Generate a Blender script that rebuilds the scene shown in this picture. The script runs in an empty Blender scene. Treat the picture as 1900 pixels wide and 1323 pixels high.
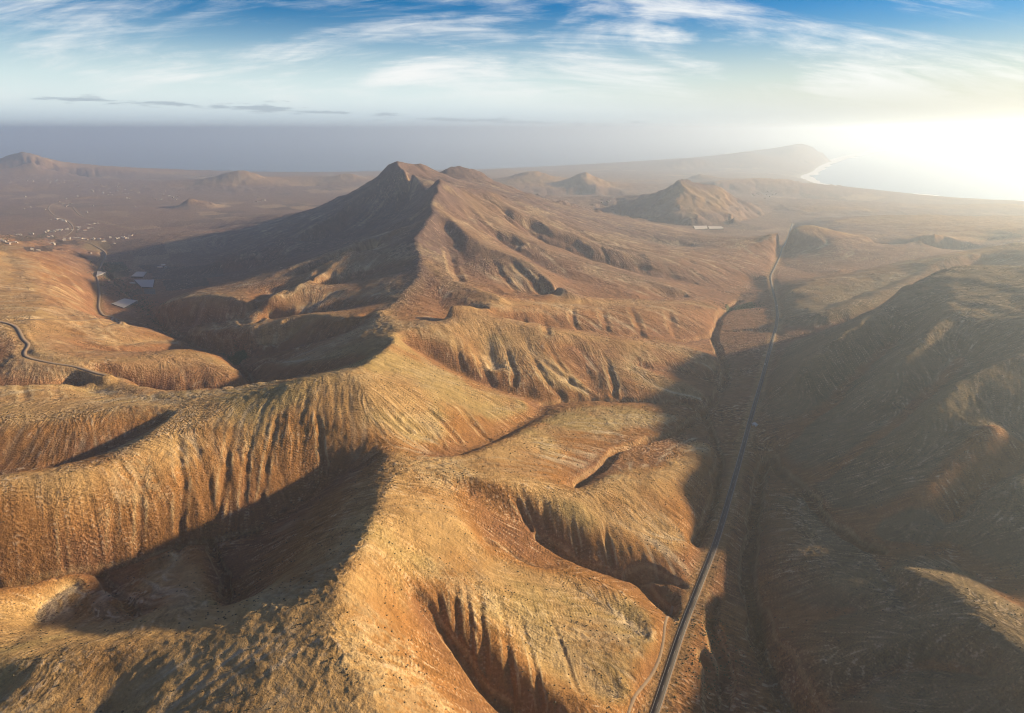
import bpy, math, random, time
import numpy as np
T0 = time.time()
rng = np.random.default_rng(7); random.seed(7)
S = bpy.context.scene
COL = S.collection

# ------------------------------------------------------------------ camera
F_PX, W_PX, H_PX, ZC = 1200.0, 1900.0, 1323.0, 400.0
PITCH = math.atan((661.5 - 240.0) / F_PX)
cam_d = bpy.data.cameras.new('camera'); cam = bpy.data.objects.new('camera', cam_d); COL.objects.link(cam)
cam.location = (0, 0, ZC); cam.rotation_euler = (math.pi / 2 - PITCH, 0, 0)
cam_d.sensor_width = 36.0; cam_d.lens = 36.0 * F_PX / W_PX
cam_d.clip_start = 1.0; cam_d.clip_end = 400000.0
S.camera = cam

# ------------------------------------------------------------------ light, sky, exposure
SUN_AZ, SUN_EL = 76.0, 14.0            # degrees right of the view direction, degrees up
HAZE_DENSITY = 1.2e-4
USE_HAZE = True
sd = bpy.data.lights.new('sun', 'SUN'); sun = bpy.data.objects.new('sun', sd); COL.objects.link(sun)
sd.energy = 5.0; sd.angle = math.radians(1.8); sd.color = (1.0, 0.755, 0.45)
az, el = math.radians(SUN_AZ), math.radians(SUN_EL)
sdir = np.array([math.sin(az) * math.cos(el), math.cos(az) * math.cos(el), math.sin(el)])   # towards the sun
from mathutils import Vector
sun.rotation_euler = Vector(tuple(sdir)).to_track_quat('Z', 'Y').to_euler()
sun.location = (800, 300, 900)
S.view_settings.view_transform = 'Standard'; S.view_settings.look = 'None'
S.view_settings.gamma = 1.0; S.view_settings.exposure = 1.28; S.view_settings.use_curve_mapping = False

class NT:
    """small helper to wire nodes"""
    def __init__(s, tree): s.t = tree; s.t.nodes.clear()
    def n(s, kind, **kw):
        nd = s.t.nodes.new(kind)
        for k, v in kw.items():
            if k.startswith('_'): setattr(nd, k[1:], v)
        return nd
    def l(s, a, b): s.t.links.new(a, b)
    def val(s, sock, v):
        if hasattr(v, 'is_output'): s.l(v, sock)
        else: sock.default_value = v
    def math(s, op, a, b=0.0, c=None, clamp=False):
        nd = s.n('ShaderNodeMath', _operation=op, _use_clamp=clamp)
        s.val(nd.inputs[0], a); s.val(nd.inputs[1], b)
        if c is not None: s.val(nd.inputs[2], c)
        return nd.outputs[0]
    def mix(s, fac, a, b, blend='MIX'):
        nd = s.n('ShaderNodeMix', _data_type='RGBA', _blend_type=blend)
        s.val(nd.inputs[0], fac); s.val(nd.inputs[6], a); s.val(nd.inputs[7], b)
        return nd.outputs[2]
    def ramp(s, fac, stops):
        nd = s.n('ShaderNodeValToRGB'); cr = nd.color_ramp
        while len(cr.elements) < len(stops): cr.elements.new(0.5)
        for e, (p, c) in zip(cr.elements, stops): e.position = p; e.color = c if len(c) == 4 else (*c, 1)
        s.l(fac, nd.inputs[0]); return nd.outputs[0]
    def noise(s, vec, scale, detail=4, rough=0.55, dist=0.0):
        nd = s.n('ShaderNodeTexNoise'); s.l(vec, nd.inputs['Vector'])
        nd.inputs['Scale'].default_value = scale; nd.inputs['Detail'].default_value = detail
        nd.inputs['Roughness'].default_value = rough; nd.inputs['Distortion'].default_value = dist
        return nd.outputs['Fac']
    def smooth(s, v, lo, hi):
        nd = s.n('ShaderNodeMapRange', _interpolation_type='SMOOTHSTEP')
        s.val(nd.inputs[0], v); nd.inputs[1].default_value = lo; nd.inputs[2].default_value = hi
        nd.inputs[3].default_value = 0.0; nd.inputs[4].default_value = 1.0
        return nd.outputs[0]
    def map(s, vec, loc=(0, 0, 0), rot=(0, 0, 0), scale=(1, 1, 1)):
        nd = s.n('ShaderNodeMapping'); s.l(vec, nd.inputs[0])
        nd.inputs[1].default_value = loc; nd.inputs[2].default_value = rot; nd.inputs[3].default_value = scale
        return nd.outputs[0]

wld = bpy.data.worlds.new('World'); S.world = wld; wld.use_nodes = True
w = NT(wld.node_tree)
tc = w.n('ShaderNodeTexCoord').outputs['Generated']
sky = w.n('ShaderNodeTexSky', _sky_type='NISHITA', _sun_disc=False)
sky.sun_elevation = el; sky.sun_rotation = az; sky.altitude = 600.0
sky.air_density = 1.0; sky.dust_density = 0.35; sky.ozone_density = 2.5
sep = w.n('ShaderNodeSeparateXYZ'); w.l(tc, sep.inputs[0])
zpos = w.math('MAXIMUM', sep.outputs[2], 0.0)
den = w.math('ADD', zpos, 0.30)
comb = w.n('ShaderNodeCombineXYZ')
w.l(w.math('DIVIDE', sep.outputs[0], den), comb.inputs[0]); w.l(w.math('DIVIDE', sep.outputs[1], den), comb.inputs[1])
flat = comb.outputs[0]                                   # the cloud sheet seen from below
SKYB = 0.05
bg = w.n('ShaderNodeBackground'); bg.inputs[1].default_value = SKYB
hsv = w.n('ShaderNodeHueSaturation'); hsv.inputs['Hue'].default_value = 0.518; hsv.inputs['Saturation'].default_value = 2.15; hsv.inputs['Value'].default_value = 0.88
w.l(sky.outputs[0], hsv.inputs['Color'])
skyc = hsv.outputs[0]
# pale moist air resting on the horizon
band = w.math('SUBTRACT', 1.0, w.smooth(sep.outputs[2], 0.012, 0.165))
dp = w.n('ShaderNodeVectorMath', _operation='DOT_PRODUCT'); w.l(tc, dp.inputs[0]); dp.inputs[1].default_value = tuple(sdir)
warmth = w.smooth(dp.outputs['Value'], 0.10, 1.0)          # moist air scatters warm light forward, round the sun
moist = w.mix(warmth, (7.5, 8.4, 8.6, 1), (5.6, 5.1, 4.25, 1))
low = w.math('MULTIPLY', w.math('SUBTRACT', 1.0, w.smooth(sep.outputs[2], -0.004, 0.050)), w.math('SUBTRACT', 1.0, warmth))
moist = w.mix(w.math('MULTIPLY', low, 0.85), moist, (4.6, 5.8, 6.9, 1))                       # the lowest air is thicker and bluer away from the sun
skyc = w.mix(w.math('MULTIPLY', band, 0.93), skyc, moist)
# thin cirrus in long brushed sweeps: broad veils, combed into fibres
veil = w.noise(w.map(flat, loc=(3.1, 0.6, 0), rot=(0, 0, math.radians(34)), scale=(0.9, 1.7, 1)), 1.0, 7, 0.52, 1.3)
fib = w.noise(w.map(flat, loc=(0.4, 2.2, 0), rot=(0, 0, math.radians(38)), scale=(1.1, 5.0, 1)), 1.0, 9, 0.66, 1.5)
fine = w.noise(w.map(flat, loc=(5.4, 1.2, 0), rot=(0, 0, math.radians(29)), scale=(3.6, 11.0, 1)), 1.0, 8, 0.7, 1.2)
cir = w.math('ADD', w.math('MULTIPLY', veil, 0.56), w.math('ADD', w.math('MULTIPLY', fib, 0.28), w.math('MULTIPLY', fine, 0.16)))
cir = w.smooth(cir, 0.44, 0.62)
cir = w.math('MULTIPLY', cir, w.smooth(sep.outputs[2], 0.015, 0.075))
thin = w.math('MINIMUM', w.math('DIVIDE', 0.125, w.math('ADD', sep.outputs[2], 0.0)), 0.9)     # a thin sheet looks denser the lower one looks through it
skyc = w.mix(w.math('MULTIPLY', cir, thin), skyc, (8.5, 8.5, 8.3, 1))
# a row of small grey fair-weather clouds low over the sea
azn = w.math('ARCTAN2', sep.outputs[0], sep.outputs[1])
e0 = w.math('MULTIPLY_ADD', azn, -0.042, 0.0115)
off = w.math('ABSOLUTE', w.math('SUBTRACT', sep.outputs[2], e0))
cb = w.n('ShaderNodeCombineXYZ'); w.l(w.math('MULTIPLY', azn, 9.0), cb.inputs[0]); w.l(w.math('MULTIPLY', sep.outputs[2], 75.0), cb.inputs[1]); cb.inputs[2].default_value = 4.1
puff = w.noise(cb.outputs[0], 1.35, 6, 0.6)
puff = w.math('SUBTRACT', puff, w.math('MULTIPLY', off, 18.0))
puff = w.smooth(puff, 0.46, 0.56)
skyc = w.mix(w.math('MULTIPLY', puff, 0.75), skyc, (3.6, 4.3, 4.9, 1))
w.l(skyc, bg.inputs[0])
wo = w.n('ShaderNodeOutputWorld'); w.l(bg.outputs[0], wo.inputs[0])

S.cycles.use_denoising = True; S.cycles.filter_width = 1.1
S.cycles.max_bounces = 6; S.cycles.diffuse_bounces = 1; S.cycles.volume_bounces = 2
S.cycles.transparent_max_bounces = 6

# ------------------------------------------------------------------ numpy helpers
def ray(px, py):
    dx = (px - 950.0) / F_PX; dy = (661.5 - py) / F_PX
    return np.array([dx, math.cos(PITCH) + dy * math.sin(PITCH), -math.sin(PITCH) + dy * math.cos(PITCH)])
def pt(q):
    """(x px, y px, z) -> world point at height z; (x px, y px, None, D) at forward distance D; ('w', x, y, z) is world"""
    if q[0] == 'w': return np.array(q[1:4], float)
    d = ray(q[0], q[1])
    s = (q[2] - ZC) / d[2] if len(q) == 3 else q[3] / d[1]
    return d * s + np.array([0, 0, ZC])
def spline(P, step):
    """Catmull-Rom through the points, resampled about every step metres"""
    P = np.asarray(P, float)
    if len(P) < 3:
        n = max(2, int(np.linalg.norm(P[-1] - P[0]) / step)); t = np.linspace(0, 1, n)[:, None]
        return P[0] * (1 - t) + P[-1] * t
    Q = np.vstack([2 * P[0] - P[1], P, 2 * P[-1] - P[-2]]); out = []
    for i in range(1, len(Q) - 2):
        a, b, c, d = Q[i - 1], Q[i], Q[i + 1], Q[i + 2]
        n = max(2, int(np.linalg.norm((c - b)[:2]) / step)); t = np.linspace(0, 1, n, endpoint=False)[:, None]
        out.append(0.5 * (2 * b + (c - a) * t + (2 * a - 5 * b + 4 * c - d) * t ** 2 + (3 * b - a - 3 * c + d) * t ** 3))
    out.append(P[-1:]); return np.vstack(out)
def hash2(ix, iy, seed):
    h = (ix.astype(np.int64) * 374761393 + iy.astype(np.int64) * 668265263 + seed * 1274126177) & 0xFFFFFFFF
    h = ((h ^ (h >> 13)) * 1274126177) & 0xFFFFFFFF
    h = h ^ (h >> 16)
    return (h & 0xFFFF).astype(np.float32) / 65535.0
def perlin(x, y, seed):
    ix = np.floor(x); iy = np.floor(y); fx = (x - ix).astype(np.float32); fy = (y - iy).astype(np.float32)
    ix = ix.astype(np.int64); iy = iy.astype(np.int64)
    u = fx * fx * fx * (fx * (fx * 6 - 15) + 10); v = fy * fy * fy * (fy * (fy * 6 - 15) + 10)
    def g(ox, oy):
        a = hash2(ix + ox, iy + oy, seed) * np.float32(2 * math.pi)
        return np.cos(a) * (fx - ox) + np.sin(a) * (fy - oy)
    return ((g(0, 0) * (1 - u) + g(1, 0) * u) * (1 - v) + (g(0, 1) * (1 - u) + g(1, 1) * u) * v) * 1.5
def fbm(x, y, scale, octs, seed, gain=0.5):
    s = 0; a = 1.0; tot = 0
    for o in range(octs):
        s = s + a * perlin(x / scale * 2 ** o + 17.3 * o, y / scale * 2 ** o - 9.1 * o, seed + o); tot += a; a *= gain
    return s / tot
def sstep(a, b, x):
    t = np.clip((x - a) / (b - a), 0, 1); return t * t * (3 - 2 * t)

# ------------------------------------------------------------------ the land: ridge lines and valley lines
RIDGES, VALLEYS = [], []           # (points, sharpness)
def R(*q, s=0.0): RIDGES.append((np.array([pt(k) for k in q]), s))
def V(*q): VALLEYS.append((np.array([pt(k) for k in q]), 0.0))

ROAD = [(1188, 1390, 0), (1215, 1323, 0), (1262, 1180, 0), (1296, 1090, 1), (1330, 1000, 2), (1365, 880, 4), (1392, 780, 5), (1412, 710, 5), (1428, 650, 4), (1441, 600, 2), (1441, 570, 0), (1432, 530, -4), (1430, 512, -6), (1437, 496, -9), (1446, 478, -14), (1452, 462, -18), (1462, 440, -26), (1470, 415, -34)]
# --- main valley
V(('w', 60, -200, -4), ('w', 80, 150, -2), *ROAD)
V(('w', 170, 100, -18), (1475, 1345, -15), (1425, 1240, -13), (1397, 1130, -12), (1388, 1060, -10), (1395, 1000, -9), (1400, 940, -7), (1412, 880, -4), (1432, 850, 0))
V((1262, 1156, -9), (1212, 1110, -6), (1180, 1083, 0), (1100, 1052, 9), (1050, 1030, 17), (960, 965, 40), (885, 908, 72))
V((1308, 762, -4), (1345, 705, -6), (1332, 650, -8), (1325, 620, -9), (1340, 585, -12), (1370, 560, -14), (1400, 520, -18))
V((1308, 762, -4), (1318, 800, -2), (1335, 860, -1), (1316, 960, -3), (1290, 1020, -6))
# --- lobes between the long ridge and the road
R(('w', -20, -200, 60), ('w', -50, 60, 92), (700, 1370, 108), (650, 1240, 114), (615, 1150, 119), (655, 1060, 124), (698, 950, 111), (735, 868, 92), (738, 846, 86))
R((698, 950, 112), (800, 950, 92), (870, 1005, 70), (930, 1045, 48), (1040, 1075, 28), (1130, 1130, 16), (1200, 1180, 8))
R((870, 1005, 66), (900, 1090, 58), (960, 1180, 40), (1060, 1260, 22), (1140, 1300, 10))
V((768, 1085, 86), (800, 1130, 68), (840, 1195, 50), (890, 1262, 34), (945, 1318, 20), (1010, 1400, 6), ('w', 70, 200, -2))
V((905, 1000, 56), (950, 1030, 36), (990, 1058, 26), (1060, 1040, 16))
R((735, 868, 92), (840, 872, 82), (920, 890, 75), (1000, 900, 60), (1060, 930, 50), (1130, 960, 34), (1200, 990, 22), (1270, 1000, 10))
R((1060, 930, 50), (1130, 900, 44), (1200, 890, 36), (1280, 850, 20), (1318, 830, 8))
V((1062, 912, 36), (1110, 868, 30), (1160, 828, 24), (1228, 812, 14), (1270, 790, 4), (1308, 768, -4))
V((1212, 862, 26), (1222, 830, 20), (1234, 812, 13))
R((735, 868, 92), (830, 858, 79), (920, 835, 65), (1000, 800, 44), (1080, 775, 30), (1180, 770, 20), (1260, 775, 10))
V((785, 840, 74), (835, 848, 60), (900, 825, 44), (960, 795, 30), (1012, 750, 16))
V((742, 640, 88), (775, 652, 74), (845, 690, 48), (905, 718, 32), (960, 735, 22), (1015, 746, 15), (1090, 742, 10), (1170, 745, 6), (1250, 748, 2), (1308, 758, -4))
R((655, 690, 129), (745, 712, 108), (830, 720, 84), (900, 755, 56), (970, 755, 32))
R((655, 690, 129), (700, 745, 108), (750, 795, 86), (800, 820, 70))
# --- reddish hump below the mountain
R((735, 612, 104), (800, 607, 100), (870, 598, 96), (930, 596, 90), (985, 640, 62), (1040, 690, 36), (1085, 730, 16))
R((930, 596, 90), (900, 640, 66), (920, 690, 40))
R((930, 596, 90), (1010, 612, 76), (1090, 625, 58), (1200, 640, 36), (1290, 665, 14), (1340, 695, 0))
R((1200, 640, 36), (1170, 690, 22), (1230, 720, 10), (1295, 738, 2))
V((1062, 645, 52), (1085, 690, 28), (1108, 738, 10))
V((1180, 680, 18), (1240, 690, 10), (1330, 700, -5))
V((800, 600, 88), (850, 596, 80), (960, 596, 66), (1060, 612, 46), (1180, 626, 24), (1260, 632, 6), (1318, 625, -8))
R((830, 560, 120), (900, 570, 100), (980, 562, 80), (1080, 562, 58), (1200, 560, 36), (1290, 563, 14), (1325, 575, 0))
V((900, 545, 96), (980, 548, 72), (1090, 553, 46), (1200, 556, 24), (1290, 550, 4), (1350, 540, -10), (1400, 520, -18))
# --- long face on the left of the ridge, its gully and the dark basin
V(('w', -700, 400, 14), (0, 1108, 26), (90, 1088, 27), (180, 1062, 29), (300, 1030, 31), (390, 1008, 33), (480, 985, 38), (560, 932, 48), (620, 885, 60), (680, 860, 76))
V((390, 1008, 33), (412, 1060, 37), (425, 1120, 46), (445, 1140, 60))
R(('w', -560, 300, 88), (0, 1215, 98), (200, 1197, 101), (330, 1182, 105), (450, 1155, 112), (560, 1115, 119), (655, 1060, 124))
R((330, 1182, 105), (372, 1110, 68), (345, 1060, 44), (330, 1040, 36))
R((200, 1197, 101), (225, 1140, 38), (290, 1075, 33))
V((185, 1064, 29), (215, 1100, 34), (260, 1140, 46))
R((0, 1215, 98), (85, 1150, 34), (140, 1095, 28))
V(('w', -800, 180, 70), ('w', -500, 90, 56), ('w', -330, 20, 70), ('w', -230, -60, 80), ('w', -150, -220, 60))
R((470, 1150, 112), (480, 1240, 111), (480, 1340, 108), ('w', -110, 120, 100))
R((330, 1182, 105), (320, 1280, 102), (310, 1350, 97))
R((0, 1215, 98), (-20, 1300, 86))
R((200, 1197, 101), (190, 1290, 94), (185, 1350, 88))
# --- crest of that face
R((655, 690, 129), (560, 703, 127), (490, 722, 118), (430, 737, 110), (330, 762, 104), (270, 825, 104), (180, 864, 106), (90, 882, 108), (0, 890, 110), ('w', -560, 420, 112))
V(('w', -760, 480, 62), (0, 874, 80), (100, 866, 80), (190, 838, 84), (250, 806, 90), (300, 778, 97))
R((330, 762, 104), (300, 752, 103), (200, 758, 106), (100, 766, 104), (0, 770, 106), ('w', -760, 620, 108))
V(('w', -900, 760, 70), (0, 746, 64), (100, 746, 54), (150, 740, 46), (215, 724, 38), (330, 742, 28), (440, 735, 27), (465, 712, 25), (440, 675, 24), (425, 655, 20), (380, 645, 14), (330, 628, 8), (300, 600, 2), (275, 575, -2), (240, 545, -6), (205, 515, -10), (186, 490, -14), (190, 465, -20), (165, 440, -26), (120, 430, -28))
R((330, 762, 104), (260, 738, 80), (190, 730, 64), (150, 737, 54))
# --- shadowed hollow left of the divide
V((465, 712, 32), (520, 700, 44), (600, 690, 66), (660, 665, 90))
R((715, 578, 104), (640, 650, 84), (560, 668, 62), (500, 668, 42))
V((440, 665, 22), (500, 655, 34), (570, 640, 50), (640, 618, 72), (700, 585, 92))
# --- orange spurs under the mountain, left
R((720, 572, 108), (650, 588, 92), (565, 582, 86), (500, 600, 74), (420, 610, 56), (350, 614, 32))
R((565, 582, 86), (545, 620, 56), (490, 645, 32))
V((712, 562, 92), (640, 570, 74), (560, 592, 56), (480, 600, 42), (390, 608, 22), (310, 608, 2))
R((650, 455, None, 1580), (600, 500, 108), (545, 530, 100), (470, 560, 86), (380, 548, 74), (310, 560, 48), (285, 572, 20))
R((470, 560, 86), (490, 580, 66), (430, 596, 44))
V((700, 505, 102), (620, 530, 82), (560, 545, 70), (530, 560, 62), (500, 575, 52))
V((590, 482, 84), (500, 515, 56), (420, 530, 34), (350, 540, 14), (280, 550, -4))
# --- left hillside with the winding road
R((-80, 440, 40), (0, 462, 92), (60, 540, 96), (60, 590, 106), (45, 640, 103), (110, 668, 92), (180, 690, 80), (225, 705, 66))
R(('w', -1500, 1000, 190), ('w', -1250, 1300, 160), (0, 462, 92), (-80, 430, 60))
R(('w', -1500, 1000, 190), ('w', -1150, 1050, 140), (0, 610, 112), (45, 640, 103))
R((60, 590, 106), (120, 620, 84), (200, 640, 62), (290, 632, 34), (330, 640, 22))
R((110, 668, 92), (240, 668, 76), (340, 650, 66), (420, 680, 52), (455, 700, 38))
V((150, 640, 66), (230, 655, 50), (300, 655, 32), (350, 642, 16))

R((0, 715, 96), (100, 710, 84), (180, 711, 70))
V((180, 560, 14), (190, 600, 18), (240, 615, 14), (300, 612, 4))
V((190, 590, 16), (183, 540, 2), (180, 500, -8), (205, 515, -10))
# --- the mountain
PK = (738, 300, None, 2350)
R((722, 304, None, 2380), PK, (768, 322, None, 2230), (792, 352, None, 2080), (812, 331, None, 1950), (803, 375, None, 1760), (796, 405, None, 1640), (772, 440, None, 1520), (780, 475, None, 1400), (775, 510, None, 1290), (745, 550, None, 1180), (720, 575, None, 1100), (735, 612, 104), (720, 640, 118), (655, 690, 129), s=0.6)
R(PK, (690, 335, None, 2500), (640, 361, None, 2620), (590, 382, None, 2720), (540, 401, None, 2780), (470, 424, None, 2740), (400, 442, None, 2680), s=0.7)
R((738, 300, None, 2350), (690, 345, None, 2280), (640, 385, None, 2180), (580, 420, None, 2080), (500, 450, None, 1980), (430, 475, None, 1900), s=0.5)
R((796, 405, None, 1640), (720, 430, None, 1640), (650, 455, None, 1580), (560, 490, None, 1500), (480, 510, None, 1480), s=0.4)
R((780, 475, None, 1400), (690, 490, 116), (620, 514, 98), s=0.3)
R((745, 550, None, 1180), (650, 546, 90), (560, 570, 72), s=0.2)
R((812, 331, None, 1950), (858, 348, None, 2030), (905, 352, None, 2120), (955, 374, None, 2180), (1030, 393, None, 2280), (1100, 420, None, 2320), (1200, 448, None, 2300), (1280, 465, None, 2260), s=0.6)
R((738, 299, None, 2360), (762, 302, None, 2420), (792, 307, None, 2480), (812, 320, None, 2560), (835, 335, None, 2680), s=0.5)
R((822, 316, None, 2850), (845, 308, None, 2900), (872, 310, None, 2910), (892, 317, None, 2920), (915, 335, None, 2950), (970, 355, None, 3000), s=0.5)
R((845, 308, None, 2900), (800, 340, None, 3050), (760, 350, None, 3200), s=0.5)
R((803, 375, None, 1760), (850, 420, None, 1640), (900, 455, None, 1560), (955, 475, None, 1500), (1010, 512, 98), (1060, 540, 80), (1095, 555, 62), s=0.4)
R((858, 348, None, 2030), (900, 400, None, 1880), (960, 435, None, 1800), (1040, 470, None, 1720), (1150, 510, None, 1620), (1280, 540, None, 1560), s=0.4)
R((905, 352, None, 2120), (940, 380, None, 2040), (1020, 420, None, 1960), (1120, 455, None, 1900), (1230, 480, None, 1860), s=0.4)
R((780, 475, None, 1400), (830, 520, None, 1290), (880, 535, None, 1230), (930, 550, None, 1190), s=0.3)
V((835, 410, 180), (850, 460, 130), (872, 505, 106), (930, 538, 93), (985, 551, 80))
V((885, 400, 176), (930, 448, 114), (990, 487, 80), (1060, 517, 60), (1180, 546, 36))
V((935, 395, 164), (1000, 447, 92), (1090, 482, 50), (1200, 512, 18), (1330, 535, -8))
V((800, 515, 116), (818, 555, 96), (832, 582, 84), (845, 598, 78))
V((750, 432, 144), (690, 472, 106), (620, 497, 86), (560, 520, 70))
V((765, 352, 204), (725, 410, 130), (650, 447, 90), (550, 472, 58), (440, 505, 10), (350, 510, -2))
V((640, 430, 88), (520, 468, 36), (400, 490, -4))
V((420, 460, -14), (360, 480, -10), (300, 500, -8))
# --- right hill
R((2150, 478, None, 1300), (1990, 488, None, 1290), (1880, 495, None, 1275), (1780, 490, None, 1250), (1720, 508, None, 1210), (1650, 558, None, 1110), (1590, 601, None, 1010), (1530, 645, None, 940), (1480, 695, None, 880), (1445, 750, 14), s=0.75)
R((1880, 495, None, 1275), ('w', 1200, 1300, 175), ('w', 1330, 1260, 250), ('w', 1270, 1120, 255), ('w', 1150, 960, 235), ('w', 1080, 820, 225), ('w', 900, 690, 175), ('w', 745, 600, 120), ('w', 690, 500, 114), ('w', 660, 380, 112), ('w', 640, 200, 100), ('w', 600, -100, 90), s=0.5)  # unseen crest out of frame, added and raised to shade the right hill
R(('w', 1150, 960, 235), (1830, 680, 126), (1700, 800, 76), (1640, 870, 42), (1570, 910, 18), s=0.6)
R((1780, 490, None, 1250), (1740, 590, 132), (1650, 690, 88), (1560, 785, 36), (1515, 830, 16), s=0.5)
R(('w', 745, 600, 120), (1900, 880, 86), (1820, 955, 58), (1740, 982, 41), (1670, 985, 30), s=0.5)
V((1655, 628, 72), (1565, 725, 38), (1500, 790, 24), (1440, 830, 3))
V((1790, 660, 106), (1700, 750, 68), (1620, 820, 46), (1540, 880, 16), (1480, 900, 6))
V((1432, 850, 0), (1460, 885, 3), (1495, 910, 7), (1530, 962, 12), (1600, 1005, 20), (1640, 1012, 23), (1740, 1005, 30), (1790, 1040, 35), (1860, 1102, 43), (1930, 1125, 52), ('w', 560, 420, 80))
V((1850, 780, 98), (1770, 855, 68), (1700, 915, 52), (1640, 955, 32), (1590, 985, 21))
V((1940, 820, 82), (1840, 900, 56), (1780, 955, 42), (1745, 1000, 31))
R(('w', 520, 120, 88), (2010, 1300, 82), (1920, 1235, 74), (1850, 1172, 66), (1770, 1100, 56), (1700, 1062, 46), (1662, 1052, 36))
V((1622, 1018, 21), (1640, 1060, 23), (1665, 1110, 27), (1700, 1160, 34))
R((1770, 1100, 56), (1640, 1190, 34), (1540, 1230, 14))
R((1640, 1120, 30), (1580, 1060, 24), (1540, 1010, 15), (1480, 950, 5))
V(('w', 230, 60, 0), (1530, 1345, 4), (1485, 1270, 2), (1440, 1190, 0), (1412, 1130, -6))
V((1580, 1130, 15), (1500, 1150, 6), (1450, 1185, 0))
R(('w', 430, 100, 60), (1880, 1330, 54), (1750, 1290, 38), (1640, 1290, 22))
V((1840, 1255, 48), (1740, 1235, 32), (1650, 1245, 18), (1560, 1290, 7))
# --- hills beyond, right of the road
R((1395, 452, None, 2250), (1440, 432, None, 2320), (1495, 418, None, 2350), (1560, 430, None, 2380), (1640, 452, None, 2300))
V((1440, 490, -14), (1500, 505, -6), (1560, 500, 10))
R((1600, 545, None, 1500), (1520, 535, None, 1560), (1470, 540, None, 1560))
R((1990, 455, None, 1750), (1900, 450, None, 1750), (1830, 466, None, 1720), (1760, 478, None, 1680), (1680, 512, None, 1600), (1600, 545, None, 1500), (1500, 580, 24), (1450, 590, 6))
R((1990, 418, None, 2300), (1900, 425, None, 2300), (1820, 450, None, 2250), (1740, 434, None, 2250), (1690, 452, None, 2200))
V((1830, 488, 70), (1720, 520, 52), (1640, 575, 36), (1560, 605, 20), (1500, 622, 10), (1445, 640, 2))
V((1900, 462, 40), (1760, 484, 20), (1620, 505, 4), (1520, 520, -4))
V((1600, 462, -10), (1700, 468, 0), (1800, 466, 10))

NEAR_R, NEAR_V = list(RIDGES), list(VALLEYS)

# --- far country
R((-160, 300, None, 7000), (-60, 300, None, 7000), (0, 293, None, 7200), (42, 280, None, 7200), (85, 298, None, 7050), (128, 308, None, 7200), (220, 312, None, 7400), (300, 321, None, 7600), (370, 327, None, 7800), s=0.15)
R((42, 280, None, 7200), (60, 305, None, 6800), (70, 320, None, 6500), s=0.15)
R((0, 293, None, 7200), (-10, 315, None, 6700), s=0.15)
R((345, 350, None, 5600), (400, 328, None, 5900), (450, 315, None, 6000), (495, 331, None, 6050), (540, 336, None, 6100), (600, 331, None, 6300), (648, 321, None, 6400), (700, 338, None, 6500), s=0.15)
R((450, 315, None, 6000), (445, 345, None, 5600), s=0.15)
R((600, 331, None, 6300), (580, 350, None, 5800), s=0.15)
R((335, 385, None, 3900), (352, 364, None, 4000), (385, 378, None, 4000), s=0.15)
R((930, 345, None, 5000), (960, 330, None, 5300), (988, 315, None, 5500), (1040, 332, None, 5400), (1060, 335, None, 5300), (1085, 317, None, 5200), (1120, 342, None, 5100), (1160, 352, None, 5000), s=0.15)
R((1040, 332, None, 5400), (1030, 350, None, 4900), s=0.15)
R((1085, 317, None, 5200), (1100, 350, None, 4800), s=0.15)
R((1170, 385, None, 3400), (1215, 365, None, 3480), (1240, 347, None, 3500), (1259, 333, None, 3500), (1290, 337, None, 3540), (1335, 345, None, 3600), (1375, 372, None, 3600), (1400, 385, None, 3600), s=0.75)
R((1259, 333, None, 3500), (1275, 380, None, 3250), (1285, 405, None, 3080), s=0.15)
R((1335, 345, None, 3600), (1340, 385, None, 3300), (1360, 400, None, 3150), s=0.15)
R((1330, 335, None, 5200), (1350, 334, None, 5300), (1410, 330, None, 5500), (1460, 333, None, 5600), s=0.15)
R((1500, 395, None, 3700), (1560, 385, None, 3800), (1620, 392, None, 3800), s=0.2)
R((1235, 308, None, 9400), (1285, 293, None, 9900), (1330, 300, None, 10300), (1385, 281, None, 11400), (1425, 290, None, 11900), (1480, 266, None, 13000), (1512, 271, None, 13500), (1545, 250, None, 14200), (1575, 266, None, 14300), s=0.6)
R((1385, 281, None, 11400), (1400, 300, None, 10200), s=0.4)
R((1480, 266, None, 13000), (1470, 290, None, 11400), s=0.4)
R((700, 335, None, 8200), (790, 322, None, 8400), (860, 327, None, 8400), (925, 313, None, 8300), (1000, 326, None, 8200), s=0.15)
R((1160, 345, None, 6300), (1205, 334, None, 6500), (1260, 338, None, 6500), (1300, 322, None, 6600), (1340, 332, None, 6600), s=0.15)
R((1560, 412, None, 2900), (1640, 403, None, 3000), (1720, 398, None, 3100), (1800, 404, None, 3100), (1900, 400, None, 3200), s=0.15)
R((1700, 392, None, 4200), (1780, 382, None, 4300), (1860, 378, None, 4300), (1960, 384, None, 4300), s=0.15)
R((150, 385, None, 4600), (190, 376, None, 4700), (240, 380, None, 4700), s=0.2)
R((-60, 360, None, 5200), (10, 352, None, 5300), (70, 356, None, 5300), s=0.2)
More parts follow.
